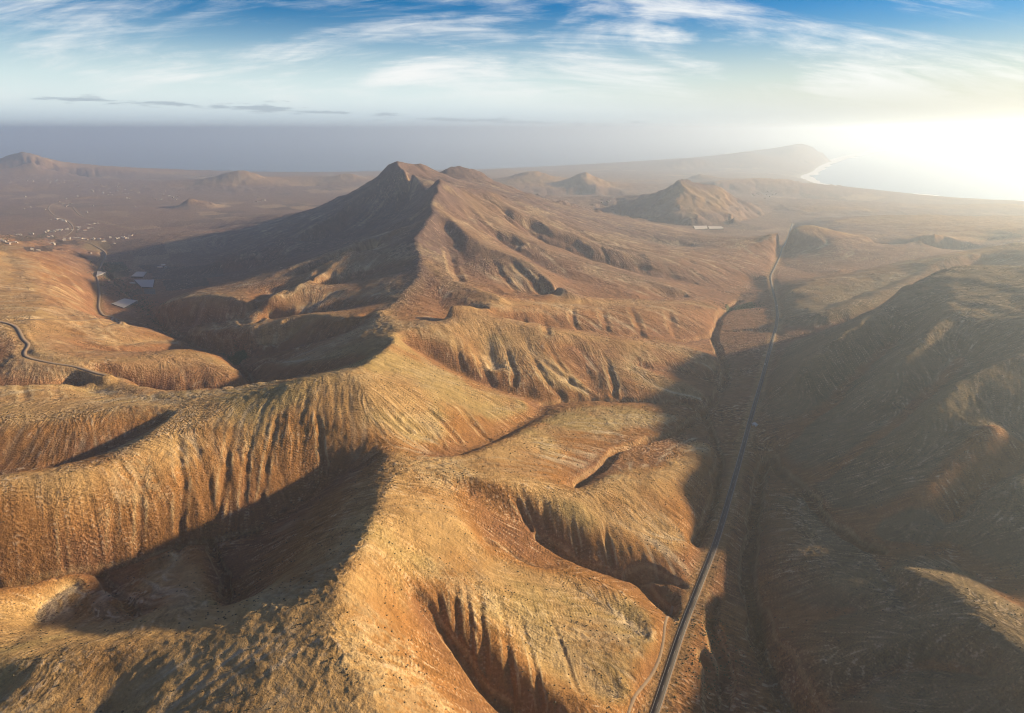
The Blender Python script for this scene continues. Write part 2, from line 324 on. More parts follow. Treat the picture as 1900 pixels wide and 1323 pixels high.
# low ground and the coast
V((-250, 480, -20), (-100, 420, -30), (0, 400, -34), (150, 400, -34), (300, 420, -26), (400, 430, -26))
V((-250, 370, -60), (0, 365, -60), (150, 362, -58), (300, 365, -54), (420, 380, -46), (540, 385, -40))
V((-200, 338, -88), (0, 334, -88), (100, 332, -90), (200, 333, -92), (300, 334, -100), (380, 337, -110))
V((320, 372, -50), (335, 392, -38), (365, 398, -34), (400, 392, -38), (410, 375, -48), (370, 362, -54), (330, 364, -54))
V((330, 355, -64), (440, 364, -56), (520, 362, -58), (600, 363, -56), (680, 355, -62))
V((560, 400, -30), (640, 375, -46), (720, 350, -68))
V((1000, 365, -46), (1100, 362, -50), (1180, 365, -50), (1260, 358, -54), (1330, 362, -54), (1420, 360, -60))
V((1150, 400, -30), (1200, 412, -26), (1260, 418, -24), (1330, 418, -26), (1400, 405, -34), (1440, 390, -42))
V((1300, 445, -18), (1380, 430, -24), (1440, 415, -30), (1490, 402, -40), (1560, 400, -44), (1680, 400, -50), (1800, 405, -60), (1950, 410, -70))
V((1480, 370, -90), (1600, 375, -100), (1750, 385, -110), (1900, 392, -120))
V((980, 318, -120), (1100, 316, -120), (1220, 316, -120), (1320, 312, -125), (1400, 312, -130))
V((1200, 345, -76), (1300, 330, -90), (1380, 322, -110), (1440, 322, -120))
COAST = [('w', 9000, 3600, -181), (2050, 378, -181), (1900, 374, -181), (1850, 374, -181), (1800, 371, -181), (1755, 370, -181), (1720, 362, -181), (1680, 360, -181), (1640, 356, -181), (1600, 352, -181), (1560, 348, -181), (1520, 341, -181), (1500, 335, -181), (1488, 328, -181), (1510, 318, -181), (1520, 308, -181), (1545, 298, -181), (1580, 288, -181), (1630, 278, -181)]
V(*COAST)
V(('w', -13000, 9300, -181), ('w', -9000, 9400, -181), ('w', -6000, 9500, -181), ('w', -4500, 9500, -181), ('w', -3000, 9300, -181), ('w', -1500, 9800, -181), ('w', 0, 10800, -181), ('w', 2000, 12500, -181), ('w', 4000, 14500, -181))
V(('w', -13000, 10600, -260), ('w', -6000, 10800, -260), ('w', -3000, 10700, -260), ('w', 0, 12200, -260), ('w', 2500, 14500, -260))
V(('w', 9000, 4600, -260), ('w', 6500, 5600, -260), ('w', 5200, 7600, -260), ('w', 6000, 10500, -260), ('w', 9000, 13500, -260))

# ------------------------------------------------------------------ interpolate the lines into fields
def relax(mask, vals, init, its):
    u = np.where(mask, vals, init).astype(np.float32); free = ~mask
    p = np.empty((u.shape[0] + 2, u.shape[1] + 2), np.float32)
    for _ in range(its):
        p[1:-1, 1:-1] = u; p[0, 1:-1] = u[0]; p[-1, 1:-1] = u[-1]; p[1:-1, 0] = u[:, 0]; p[1:-1, -1] = u[:, -1]
        a = 0.25 * (p[:-2, 1:-1] + p[2:, 1:-1] + p[1:-1, :-2] + p[1:-1, 2:])
        u = np.where(free, a, u)
    return u
def solve(mask, vals, levels=6, its=160):
    pyr = [(mask, np.where(mask, vals, 0).astype(np.float32))]
    for _ in range(levels):
        m, v = pyr[-1]; h, wd = m.shape[0] // 2 * 2, m.shape[1] // 2 * 2
        if min(h, wd) < 12: break
        c = m[:h, :wd].reshape(h // 2, 2, wd // 2, 2).sum((1, 3)).astype(np.float32)
        sv = v[:h, :wd].reshape(h // 2, 2, wd // 2, 2).sum((1, 3))
        pyr.append((c > 0, np.where(c > 0, sv / np.maximum(c, 1), 0)))
    m, v = pyr[-1]; u = np.full(m.shape, v[m].mean() if m.any() else 0, np.float32)
    u = relax(m, v, u, 400)
    for m, v in pyr[-2::-1]:
        up = np.repeat(np.repeat(u, 2, 0), 2, 1)
        up = np.pad(up, ((0, max(0, m.shape[0] - up.shape[0])), (0, max(0, m.shape[1] - up.shape[1]))), mode='edge')[:m.shape[0], :m.shape[1]]
        u = relax(m, v, up, its)
    return u
class Grid:
    def __init__(s, x0, x1, y0, y1, res):
        s.x0, s.y0, s.res = x0, y0, res; s.nx = int((x1 - x0) / res); s.ny = int((y1 - y0) / res)
        s.x1 = x0 + s.nx * res; s.y1 = y0 + s.ny * res
    def raster(s, lines, value, acc):
        for P, sh in lines:
            q = spline(P, s.res * 0.4)
            i = np.round((q[:, 1] - s.y0) / s.res).astype(int); j = np.round((q[:, 0] - s.x0) / s.res).astype(int)
            ok = (i >= 0) & (i < s.ny) & (j >= 0) & (j < s.nx)
            vv = value(q, sh); vv = vv[ok] if hasattr(vv, '__len__') else np.full(ok.sum(), vv)
            np.add.at(acc[0], (i[ok], j[ok]), vv); np.add.at(acc[1], (i[ok], j[ok]), 1)
    def field(s, jobs, border=None, **kw):
        acc = np.zeros((2, s.ny, s.nx), np.float32)
        for lines, value in jobs: s.raster(lines, value, acc)
        m = acc[1] > 0; v = np.where(m, acc[0] / np.maximum(acc[1], 1), 0)
        if border is not None:
            e = np.zeros_like(m); e[0] = e[-1] = True; e[:, 0] = e[:, -1] = True; e &= ~m
            v = np.where(e, border, v); m = m | e
        return solve(m, v, **kw)
    def coords(s):
        return np.meshgrid(s.x0 + np.arange(s.nx) * s.res, s.y0 + np.arange(s.ny) * s.res)
    def sample(s, f, x, y):
        """cubic B-spline lookup (smooth everywhere)"""
        gx = np.clip((x - s.x0) / s.res, 1, s.nx - 3.001); gy = np.clip((y - s.y0) / s.res, 1, s.ny - 3.001)
        ix = gx.astype(np.int32); iy = gy.astype(np.int32); fx = (gx - ix).astype(np.float32); fy = (gy - iy).astype(np.float32)
        def wts(t): return ((1 - t) ** 3 / 6, (3 * t ** 3 - 6 * t ** 2 + 4) / 6, (-3 * t ** 3 + 3 * t ** 2 + 3 * t + 1) / 6, t ** 3 / 6)
        wx, wy = wts(fx), wts(fy); out = 0
        for a in range(4):
            row = 0
            for b in range(4): row = row + wx[b] * f[iy + a - 1, ix + b - 1]
            out = out + wy[a] * row
        return out
zv_ = lambda q, sh: q[:, 2]
GF = Grid(-13500, 13500, -3000, 15000, 50.0)
GN = Grid(-1700, 1700, -250, 4000, 8.0)
FT = GF.field([(RIDGES, lambda q, s: 1.0), (VALLEYS, lambda q, s: 0.0)])
FR = GF.field([(RIDGES, zv_)]); FV = GF.field([(VALLEYS, zv_)]); FS = GF.field([(RIDGES, lambda q, s: s)])
gx, gy = GN.coords(); gx = gx.ravel(); gy = gy.ravel()
def brd(f): return GF.sample(f, gx, gy).reshape(GN.ny, GN.nx)
NTF = GN.field([(RIDGES, lambda q, s: 1.0), (VALLEYS, lambda q, s: 0.0)], brd(FT))
NRF = GN.field([(RIDGES, zv_)], brd(FR)); NVF = GN.field([(VALLEYS, zv_)], brd(FV)); NSF = GN.field([(RIDGES, lambda q, s: s)], brd(FS))
print('fields', round(time.time() - T0, 1))

def fields(x, y):
    """t (0 valley .. 1 crest), crest height, valley height, crest sharpness"""
    inn = sstep(0, 250, np.minimum(np.minimum(x - GN.x0, GN.x1 - x), np.minimum(y - GN.y0, GN.y1 - y)))
    res = []
    m = inn > 0
    for n, f in ((NTF, FT), (NRF, FR), (NVF, FV), (NSF, FS)):
        o = GF.sample(f, x, y).astype(np.float32)
        o[m] = o[m] * (1 - inn[m]) + GN.sample(n, x[m], y[m]) * inn[m]
        res.append(o)
    return res
def base_height(x, y, warp=True):
    r = np.hypot(x, y)
    if warp:
        k = np.clip(r / 900.0, 0.5, 5.0)
        wx = fbm(x, y, 95, 3, 11) * 7 * k; wy = fbm(x, y, 95, 3, 23) * 7 * k
        x = x + wx; y = y + wy
    t, zr, zv, sh = fields(x, y)
    t = np.clip(t, 0, 1)
    conv = 1 - (1 - t) ** 1.9                      # rounded whaleback
    conc = 0.55 * t + 0.45 * t ** 2.6              # steep upper slopes, long feet
    prof = conv * (1 - sh) + conc * sh
    zr = np.maximum(zr, zv + 3.0)
    return zv + (zr - zv) * prof, t, sh, zr - zv

# ------------------------------------------------------------------ roads
def polyd(x, y, Q, rmax):
    """distance to polyline Q (n x 3), and height of the nearest point"""
    d = np.full(x.shape, rmax, np.float32); z = np.zeros(x.shape, np.float32)
    ok = np.nonzero((x > Q[:, 0].min() - rmax) & (x < Q[:, 0].max() + rmax) & (y > Q[:, 1].min() - rmax) & (y < Q[:, 1].max() + rmax))[0]
    xs, ys = x[ok], y[ok]; dd = np.full(xs.shape, rmax, np.float32); zz = np.zeros(xs.shape, np.float32)
    for a, b in zip(Q[:-1], Q[1:]):
        k = np.nonzero((xs > min(a[0], b[0]) - rmax) & (xs < max(a[0], b[0]) + rmax) & (ys > min(a[1], b[1]) - rmax) & (ys < max(a[1], b[1]) + rmax))[0]
        if not len(k): continue
        vx, vy = b[0] - a[0], b[1] - a[1]; L2 = vx * vx + vy * vy + 1e-9
        u = np.clip(((xs[k] - a[0]) * vx + (ys[k] - a[1]) * vy) / L2, 0, 1)
        e = np.hypot(xs[k] - a[0] - u * vx, ys[k] - a[1] - u * vy)
        g = e < dd[k]; kk = k[g]; dd[kk] = e[g]; zz[kk] = a[2] + u[g] * (b[2] - a[2])
    d[ok] = dd; z[ok] = zz
    return d, z
def pick(px, py, hf, lo=60.0, hi=15000.0):
    """where the sight line through a pixel of the photograph meets the land"""
    d = ray(px, py); s = np.geomspace(lo, hi, 2500); x = d[0] * s; y = d[1] * s; z = ZC + d[2] * s
    h = hf(x, y); k = np.nonzero(h > z)[0]
    if not len(k): return None
    k = k[0]; return np.array([x[k], y[k], h[k]])
bh = lambda x, y: base_height(np.asarray(x, float), np.asarray(y, float))[0]
def lay_road(pix, width, smooth=9):
    P = []
    for q in pix:
        if len(q) == 2:
            p = pick(q[0], q[1], bh)
            if p is not None: P.append(p)
        else: P.append(pt(q))
    Q = spline(np.array(P), 6.0)
    z = bh(Q[:, 0], Q[:, 1]); kz = np.ones(smooth) / smooth
    z = np.convolve(np.pad(z, smooth // 2, mode='edge'), kz, mode='valid')[:len(Q)]
    for _ in range(2): z = np.convolve(np.pad(z, smooth // 2, mode='edge'), kz, mode='valid')[:len(Q)]
    Q[:, 2] = z; return Q
MAINROAD = lay_road(ROAD, 7.0, 25)
HILLROAD = lay_road([(-60, 590), (0, 597), (28, 606), (42, 628), (52, 640), (44, 652), (52, 662), (95, 671), (140, 680), (180, 696), (198, 706)], 6.0, 15)
VALEROAD = lay_road([(30, 592), (100, 592), (180, 591), (210, 590), (222, 597), (214, 600), (200, 600)], 6.0, 11)
VALEROAD2 = lay_road([(222, 595), (205, 588), (190, 583), (183, 570), (184, 548), (182, 526), (180, 508), (188, 490), (196, 470), (175, 455), (140, 445), (110, 447)], 6.0, 11)
DIST_ROADS = [lay_road([(115, 440), (135, 425), (125, 410), (98, 398), (90, 385), (105, 377), (150, 368), (230, 360)], 7, 9),
              lay_road([(240, 424), (190, 412), (150, 400), (135, 385)], 6, 9)]
ROADS = [(MAINROAD, 3.6, 5.2, 15.0), (HILLROAD, 3.4, 4.4, 10.0), (VALEROAD, 3.2, 4.4, 9.0), (VALEROAD2, 3.6, 5.0, 12.0)] + [(q, 5.0, 7.0, 20.0) for q in DIST_ROADS]

# narrow incised creeks (metres deep, half-width)
def line(*q, st=5.0):
    P = spline(np.array([pt(k) for k in q]), 14.0)
    n = len(P); t = np.arange(n)
    P[:, 0] += fbm(t * 1.0, t * 0 + 3.3, 4, 3, 51) * 5.0; P[:, 1] += fbm(t * 1.0, t * 0 + 7.7, 4, 3, 61) * 5.0
    return P
CREEKS = [
    (line(('w', 170, 100, 0), (1475, 1345, -15), (1425, 1240, -13), (1397, 1130, -12), (1388, 1060, -10), (1395, 1000, -9), (1400, 940, -7), (1412, 880, -4), (1432, 850, 0), (1460, 885, 3), (1495, 910, 7), (1530, 962, 12), (1600, 1005, 20), (1640, 1012, 26)), 9.0, 8.0),
    (line((1262, 1160, -9), (1212, 1110, -6), (1180, 1083, 0), (1100, 1052, 9), (1050, 1030, 17), (1000, 1000, 28)), 7.0, 7.0),
    (line((1270, 1095, -3), (1215, 1072, 1), (1165, 1070, 4)), 6.0, 6.0),
    (line((1320, 1340, -6), (1330, 1280, -5), (1318, 1240, -5), (1300, 1215, -5)), 7.0, 8.0),
    (line((1345, 1345, -10), (1350, 1250, -8), (1330, 1200, -7), (1318, 1160, -6), (1325, 1120, -5)), 7.0, 7.0),
    (line((1308, 762, -4), (1318, 800, -2), (1335, 860, -1), (1316, 960, -3), (1290, 1020, -6)), 5.0, 6.0),
    (line((1012, 750, 16), (1090, 742, 10), (1170, 745, 6), (1250, 748, 2), (1308, 758, -4), (1345, 705, -6), (1332, 650, -8), (1325, 620, -9), (1340, 585, -12), (1370, 560, -14)), 7.0, 8.0),
    (line((1062, 912, 36), (1110, 868, 30), (1160, 828, 24), (1228, 812, 14), (1270, 790, 4), (1308, 766, -4)), 8.0, 7.0),
    (line((1318, 625, -8), (1260, 632, 6), (1180, 626, 24)), 6.0, 6.0),
    (line((0, 1108, 26), (90, 1088, 27), (180, 1062, 29), (300, 1030, 31), (390, 1008, 33), (480, 985, 38)), 5.0, 5.0),
    (line((390, 1008, 33), (412, 1060, 37), (425, 1120, 46)), 5.0, 5.0),
    (line((185, 1064, 29), (215, 1100, 34), (260, 1140, 46)), 4.0, 5.0),
    (line((768, 1085, 86), (800, 1130, 68), (840, 1195, 50), (890, 1262, 34), (945, 1318, 20)), 6.0, 6.0),
    (line((905, 1000, 56), (950, 1030, 36), (990, 1058, 26)), 4.0, 5.0),
    (line((465, 712, 32), (440, 675, 24), (425, 655, 20), (380, 645, 14), (330, 628, 8), (300, 600, 2), (275, 575, -2), (240, 545, -6), (205, 515, -10), (186, 490, -14), (190, 465, -20)), 6.0, 9.0),
    (line((1412, 1130, -6), (1440, 1190, 0), (1485, 1270, 2), (1530, 1345, 4)), 8.0, 7.0),
    (line((1430, 540, -4), (1380, 545, -10), (1330, 540, -8)), 4.0, 6.0),
    (line((1440, 610, 3), (1390, 612, -2), (1345, 615, -8)), 4.0, 6.0),
    (line((1425, 665, 5), (1380, 690, 0), (1345, 705, -6)), 4.0, 6.0),
]

# gullies worn into the slopes: sight lines of the photograph met with the land, deepening downhill
GULLIES = []
for pix, depth, wd in (
    ([(700, 735), (730, 770), (760, 800)], 3.5, 1.0), ([(760, 725), (800, 760), (830, 790), (850, 815)], 4.5, 1.1), ([(830, 728), (860, 760), (890, 795), (908, 815)], 5.0, 1.2), ([(880, 742), (920, 768), (955, 788)], 3.5, 1.0), ([(790, 770), (812, 800), (826, 828)], 3.0, 0.9),
    ([(870, 608), (882, 650), (900, 690), (912, 714)], 5.0, 1.2), ([(960, 610), (985, 650), (1010, 700), (1040, 735)], 6.0, 1.2), ([(1000, 615), (1030, 660), (1060, 710)], 4.0, 1.0), ([(920, 605), (940, 650), (958, 715)], 4.0, 1.0), ([(1120, 645), (1132, 690), (1142, 735)], 5.0, 1.1), ([(1200, 655), (1260, 688), (1320, 700)], 5.0, 1.1), ([(840, 612), (850, 650), (858, 685)], 5.0, 1.1),
    ([(1000, 568), (1010, 590), (1015, 612)], 6.0, 1.2), ([(1060, 566), (1065, 590), (1072, 610)], 6.0, 1.1), ([(1110, 566), (1120, 590), (1128, 615)], 6.0, 1.2), ([(1170, 566), (1180, 592), (1192, 620)], 6.0, 1.2), ([(1240, 568), (1245, 595), (1252, 625)], 6.0, 1.2), ([(965, 572), (972, 588), (976, 598)], 5.0, 1.0),
    ([(930, 905), (960, 940), (985, 985)], 4.5, 1.1), ([(1000, 912), (1012, 960), (1030, 1012)], 4.5, 1.1), ([(960, 900), (985, 950), (1003, 992)], 4.0, 1.0), ([(1060, 940), (1066, 985), (1072, 1035)], 4.0, 1.0), ([(1120, 965), (1130, 1010), (1140, 1055)], 4.0, 1.0),
    ([(840, 1060), (846, 1120), (852, 1185)], 5.0, 1.1), ([(880, 1070), (892, 1140), (902, 1240)], 5.0, 1.1), ([(920, 1090), (936, 1170), (952, 1280)], 5.0, 1.1), ([(805, 1072), (815, 1110), (823, 1155)], 4.0, 1.0), ([(860, 1066), (868, 1130), (876, 1215)], 4.0, 0.9), ([(960, 1120), (985, 1210), (1005, 1310)], 3.0, 0.9), ([(1000, 1110), (1040, 1190), (1075, 1280)], 2.5, 0.8),
    ([(410, 553), (407, 580), (412, 606)], 6.0, 1.2), ([(440, 556), (446, 580), (452, 600)], 6.0, 1.1), ([(500, 558), (490, 580), (478, 598)], 6.0, 1.2), ([(375, 552), (368, 575), (362, 600)], 5.0, 1.1), ([(545, 586), (525, 618), (500, 648)], 6.0, 1.2), ([(600, 585), (585, 620), (560, 645)], 5.0, 1.1),
    ([(332, 785), (336, 860), (332, 960), (330, 1022)], 5.5, 1.2), ([(270, 850), (264, 930), (255, 1030)], 2.5, 0.9), ([(215, 872), (210, 950), (202, 1045)], 3.0, 0.9), ([(440, 760), (420, 850), (408, 955)], 4.0, 1.0), ([(520, 738), (502, 830), (482, 930)], 3.0, 0.9), ([(582, 722), (592, 800), (602, 862)], 3.5, 0.9), ([(120, 890), (112, 980), (105, 1070)], 2.5, 0.8), ([(480, 750), (462, 840), (448, 930)], 2.5, 0.8),
    ([(860, 372), (905, 420), (965, 452)], 12.0, 1.6), ([(960, 388), (1010, 430), (1085, 462)], 12.0, 1.6), ([(1040, 408), (1100, 445), (1185, 472)], 10.0, 1.6), ([(820, 420), (835, 470), (850, 520)], 8.0, 1.3), ([(905, 470), (930, 505), (955, 535)], 8.0, 1.2), ([(940, 475), (970, 505), (1000, 535)], 8.0, 1.2), ([(980, 492), (1010, 520), (1035, 545)], 8.0, 1.2), ([(1120, 470), (1200, 500), (1290, 525)], 8.0, 1.3), ([(700, 360), (640, 410), (560, 440)], 10.0, 1.6), ([(745, 345), (700, 400), (640, 440)], 10.0, 1.6), ([(640, 468), (590, 505), (530, 540)], 8.0, 1.3),
    ([(60, 470), (120, 520), (170, 560)], 4.0, 1.2), ([(90, 560), (140, 590), (180, 620)], 3.0, 1.1), ([(150, 600), (220, 630), (290, 650)], 3.0, 1.0), ([(40, 690), (42, 720), (44, 742)], 2.5, 0.9), ([(110, 690), (105, 718), (100, 742)], 2.5, 0.9)):
    P = [pick(a, b, bh) for a, b in pix]; P = [p for p in P if p is not None]
    if len(P) < 2: continue
    Q = spline(np.array(P), 12.0); n_ = len(Q); tt = np.arange(n_)
    D_ = math.hypot(Q[0, 0], Q[0, 1]); Q[:, 0] += fbm(tt * 1.0, tt * 0 + D_, 3.5, 3, 251) * D_ * 0.006; Q[:, 1] += fbm(tt * 1.0, tt * 0 + 2 * D_, 3.5, 3, 261) * D_ * 0.006
    Q[:, 2] = sstep(-0.05, 0.55, tt / max(1, n_ - 1)) * (0.75 + 0.5 * fbm(tt * 1.0, tt * 0 + D_, 6, 2, 271))
    GULLIES.append((Q, depth * 0.8, wd * max(2.6, D_ * 0.0046)))

# ------------------------------------------------------------------ rills running straight down the slopes
def rills(x, y, gxn, gyn, cell, seed):
    """stripes across the slope, cut down the slope (gxn, gyn = unit downhill direction)"""
    px, py = x / cell, y / cell
    ix = np.floor(px); iy = np.floor(py); fx = (px - ix).astype(np.float32); fy = (py - iy).astype(np.float32)
    ix = ix.astype(np.int64); iy = iy.astype(np.int64)
    va = np.zeros(x.shape, np.float32); wt = np.zeros(x.shape, np.float32)
    for i in (-1, 0, 1, 2):
        for j in (-1, 0, 1, 2):
            hx = hash2(ix + i, iy + j, seed) - 0.5; hy = hash2(ix + i, iy + j, seed + 5) - 0.5
            ph = hash2(ix + i, iy + j, seed + 9) * 1.2
            dx = fx - i - hx * 0.9; dy = fy - j - hy * 0.9
            wg = np.exp(-(dx * dx + dy * dy) * 2.2)
            va += np.cos((dx * -gyn + dy * gxn + ph * 0.0) * np.float32(6.2832)) * wg; wt += wg
    return va / wt

def raw(x, y):
    """land before water has worked on it"""
    h, t, sh, relief = base_height(x, y)
    r = np.hypot(x, y)
    det = fbm(x, y, 60, 4, 401) * 2.0 * np.clip(r / 1200, 0.6, 4) * sstep(0.02, 0.3, t)
    crag = sh * sstep(0.45, 0.95, t) * np.clip(relief / 200, 0, 1.3)
    det = det + crag * (np.abs(fbm(x, y, 120, 4, 421)) * 26 - 6)
    return h + det, t, sh, relief
def blur(a, n):
    for _ in range(n):
        p = np.pad(a, 1, mode='edge'); a = (p[:-2, 1:-1] + p[2:, 1:-1] + 2 * a) * 0.25
        p = np.pad(a, 1, mode='edge'); a = (p[1:-1, :-2] + p[1:-1, 2:] + 2 * a) * 0.25
    return a
def erode(G, h, t, rounds, steps, carve, amax, rough_amp, calm=0):
    """let rain run downhill over the grid and cut where it gathers"""
    ny, nx = h.shape; res = G.res; h = h.astype(np.float32).copy(); h0 = h.copy()
    jx, jy = np.meshgrid(np.arange(nx), np.arange(ny)); n = nx * ny
    h += (rng.normal(0, 1, h.shape) * rough_amp).astype(np.float32)
    acc = None; patch = (0.55 + 0.75 * sstep(-0.3, 0.4, fbm(G.x0 + jx * res * 1.0, G.y0 + jy * res * 1.0, 170, 3, 801))).astype(np.float32)
    if calm: patch = patch * (0.2 + 0.8 * sstep(calm * 0.6, calm, np.hypot(G.x0 + jx * res, G.y0 + jy * res))).astype(np.float32)
    for rd_ in range(rounds):
        hs = blur(h, 1)
        gy_, gx_ = np.gradient(hs, res)
        px = (jx + rng.uniform(-0.5, 0.5, h.shape)).ravel().astype(np.float32); py = (jy + rng.uniform(-0.5, 0.5, h.shape)).ravel().astype(np.float32)
        vx = np.zeros(n, np.float32); vy = np.zeros(n, np.float32); acc = np.zeros(n, np.float32)
        tf = t.ravel(); gxf = gx_.ravel(); gyf = gy_.ravel()
        for st_ in range(steps):
            k = np.clip(np.round(py), 0, ny - 1).astype(np.int32) * nx + np.clip(np.round(px), 0, nx - 1).astype(np.int32)
            acc += np.bincount(k, minlength=n)
            ax, ay = -gxf[k], -gyf[k]; m = np.hypot(ax, ay) + 1e-4
            vx = 0.35 * vx + 0.65 * ax / m; vy = 0.35 * vy + 0.65 * ay / m
            q = np.hypot(vx, vy) + 1e-6
            px += vx / q; py += vy / q
            if st_ % 6 == 5:
                live = (tf[k] > 0.012) & (m > 0.02) & (px > 0) & (px < nx - 1) & (py > 0) & (py < ny - 1)
                px, py, vx, vy = px[live], py[live], vx[live], vy[live]
        A = acc.reshape(ny, nx)
        sl = np.hypot(gx_, gy_)
        c = np.clip(np.sqrt(np.minimum(A, amax)) - 1.4, 0, None) * carve * patch * sstep(0.05, 0.55, sl) * (1 + 0.7 * sstep(0.7, 1.1, sl)) * sstep(0.0, 0.10, t)
        h = h - c
        h = 0.82 * h + 0.18 * blur(h, 1)
    d = h - h0
    return d, np.log1p(np.maximum(A - 2, 0))
GE = Grid(-1400, 1250, 110, 2950, 5.0)
ex, ey = GE.coords(); hE, tE, _, _ = raw(ex.ravel().astype(float), ey.ravel().astype(float)); hE = hE.reshape(ex.shape); tE = tE.reshape(ex.shape)
dE, aE = erode(GE, hE, tE, 6, 80, 0.125, 140, 0.45, 1000)
GM = Grid(-570, 440, 205, 870, 1.7)
fx_, fy_ = GM.coords(); fx_ = fx_.ravel().astype(float); fy_ = fy_.ravel().astype(float)
hM, tM, _, _ = raw(fx_, fy_); hM = (hM + GE.sample(dE, fx_, fy_)).reshape(GM.ny, GM.nx); tM = tM.reshape(GM.ny, GM.nx)
dM, aM = erode(GM, hM, tM, 5, 60, 0.075, 26, 0.15)
cE = dE - blur(dE, 6); cM = dM - blur(dM, 6) + GE.sample(cE, fx_, fy_).reshape(GM.ny, GM.nx)
print('erosion', round(time.time() - T0, 1))
def edge_w(G, x, y, m): return sstep(0, m, np.minimum(np.minimum(x - G.x0, G.x1 - x), np.minimum(y - G.y0, G.y1 - y)))

def terrain(x, y):
    """final height plus the masks used for soil colours"""
    x = np.asarray(x, float); y = np.asarray(y, float)
    h, t, sh, relief = raw(x, y)
    r = np.hypot(x, y)
    wE = edge_w(GE, x, y, 150); wM = edge_w(GM, x, y, 60)
    rough = sstep(-0.25, 0.45, fbm(x, y, 260, 3, 301))              # where the slopes are badly gullied
    mid = sstep(0.02, 0.25, t) * (1 - 0.75 * sstep(0.80, 1.0, t))
    flow = np.zeros(x.shape, np.float32); curv = np.zeros(x.shape, np.float32); det = np.zeros(x.shape, np.float32); rl = np.zeros(x.shape, np.float32)
    m = wE > 0
    if m.any():
        flow[m] = GE.sample(aE, x[m], y[m]) * wE[m]; det[m] += GE.sample(dE, x[m], y[m]) * wE[m]; curv[m] += GE.sample(cE, x[m], y[m]) * wE[m] * (1 - wM[m])
    m = wM > 0
    if m.any():
        flow[m] = flow[m] * (1 - wM[m]) + GM.sample(aM, x[m], y[m]) * wM[m]; det[m] += GM.sample(dM, x[m], y[m]) * wM[m]; curv[m] += GM.sample(cM, x[m], y[m]) * wM[m]
    # far slopes and the finest rills: stripes cut straight down the slope
    e = np.clip(r * 0.006, 3.0, 30.0)
    far = np.ones(x.shape, bool)
    xs, ys = x[far], y[far]; es = e[far]; h0 = h[far]
    gx_ = (base_height(xs + es, ys)[0] - h0) / es; gy_ = (base_height(xs, ys + es)[0] - h0) / es
    sl_ = np.hypot(gx_, gy_) + 1e-6; ux, uy = (-gx_ / sl_).astype(np.float32), (-gy_ / sl_).astype(np.float32)
    slope = np.full(x.shape, 0.3); slope[far] = sl_
    ss = sstep(0.10, 0.55, sl_) * mid[far]; rf = r[far]; dd = np.zeros(xs.shape, np.float32); lr = np.zeros(xs.shape, np.float32)
    for cell, amp, seed, rmin, rmax in ((300, 20.0, 71, 2400, 1e9), (110, 11.0, 72, 2400, 1e9), (9, 0.8, 75, 0, 1500)):
        m = (rf > rmin) & (rf < rmax)
        if not m.any(): continue
        fade = (1 - wE[far][m]) if rmin else (1 - sstep(rmax * 0.7, rmax, rf[m]))
        v = rills(xs[m], ys[m], ux[m], uy[m], cell, seed)
        v = 0.45 - 1.6 * np.clip(0.5 - 0.62 * v, 0, 1.1) ** 3 if cell < 200 else v
        v = v * fade * ss[m]; k = (0.35 + 0.9 * rough[far][m]) if cell < 60 else 1.0
        dd[m] += (v * amp * k * np.clip(relief[far][m] / 90.0, 0.15, 1.3)).astype(np.float32); lr[m] += (v * k * 0.5).astype(np.float32)
    det[far] += dd; rl[far] += lr
    nearm = r < 2400
    det[nearm] += (fbm(x[nearm], y[nearm], 7, 3, 411) * 0.5).astype(np.float32)
    rock = np.zeros(x.shape, np.float32); xn, yn = x[nearm], y[nearm]
    rk = sstep(0.02, 0.35, fbm(xn, yn, 150, 3, 811)) * sstep(0.28, 0.55, t[nearm])
    rg = 1 - np.abs(fbm(xn + 0.5 * yn, (yn - 0.5 * xn) * 1.6, 17, 4, 821, 0.6)) * 2.4
    det[nearm] += (rk * np.clip(rg, 0, 1) ** 2 * 1.0).astype(np.float32); rock[nearm] = rk * np.clip(rg, -0.4, 1)
    h = h + det
    cut = np.zeros(x.shape, np.float32)
    for Q, depth, hw in CREEKS:
        d, _ = polyd(x, y, Q, hw * 3)
        m = d < hw * 3
        if not m.any(): continue
        wob = 1 + 0.5 * perlin(x[m] / 23, y[m] / 23, 77)
        c = 1 - sstep(hw * 0.35 * wob, hw * 1.25 * wob, d[m])
        cut[m] = np.maximum(cut[m], c); h[m] -= depth * c
    for Q, depth, hw in GULLIES:
        d, f = polyd(x, y, Q, hw * 2.2)
        m = d < hw * 2.2
        if not m.any(): continue
        wob = 1 + 0.45 * perlin(x[m] / (hw * 3), y[m] / (hw * 3), 79)
        c = np.clip(1 - d[m] / (hw * 1.5 * wob), 0, 1) * np.clip(f[m], 0, 1.2)
        h[m] -= depth * c; curv[m] -= 1.2 * c * (c > 0.3); curv[m] += 1.1 * ((d[m] / hw > 1.3) & (d[m] / hw < 2.0)) * np.clip(f[m], 0, 1)
    rd = np.full(x.shape, 99.0, np.float32)
    for Q, hw, flat_w, blend in ROADS:
        d, z = polyd(x, y, Q, blend + flat_w)
        k = 1 - sstep(flat_w, flat_w + blend, d)
        h = h * (1 - k) + (z - 0.35) * k
        rd = np.minimum(rd, d / flat_w)
    return h, dict(t=t, sh=sh, slope=slope, rill=rl, curv=curv, cut=cut, road=rd, rough=rough, relief=relief, rock=rock, flow=flow, ux=ux * sstep(0.06, 0.35, sl_), uy=uy * sstep(0.06, 0.35, sl_), sl=sl_)

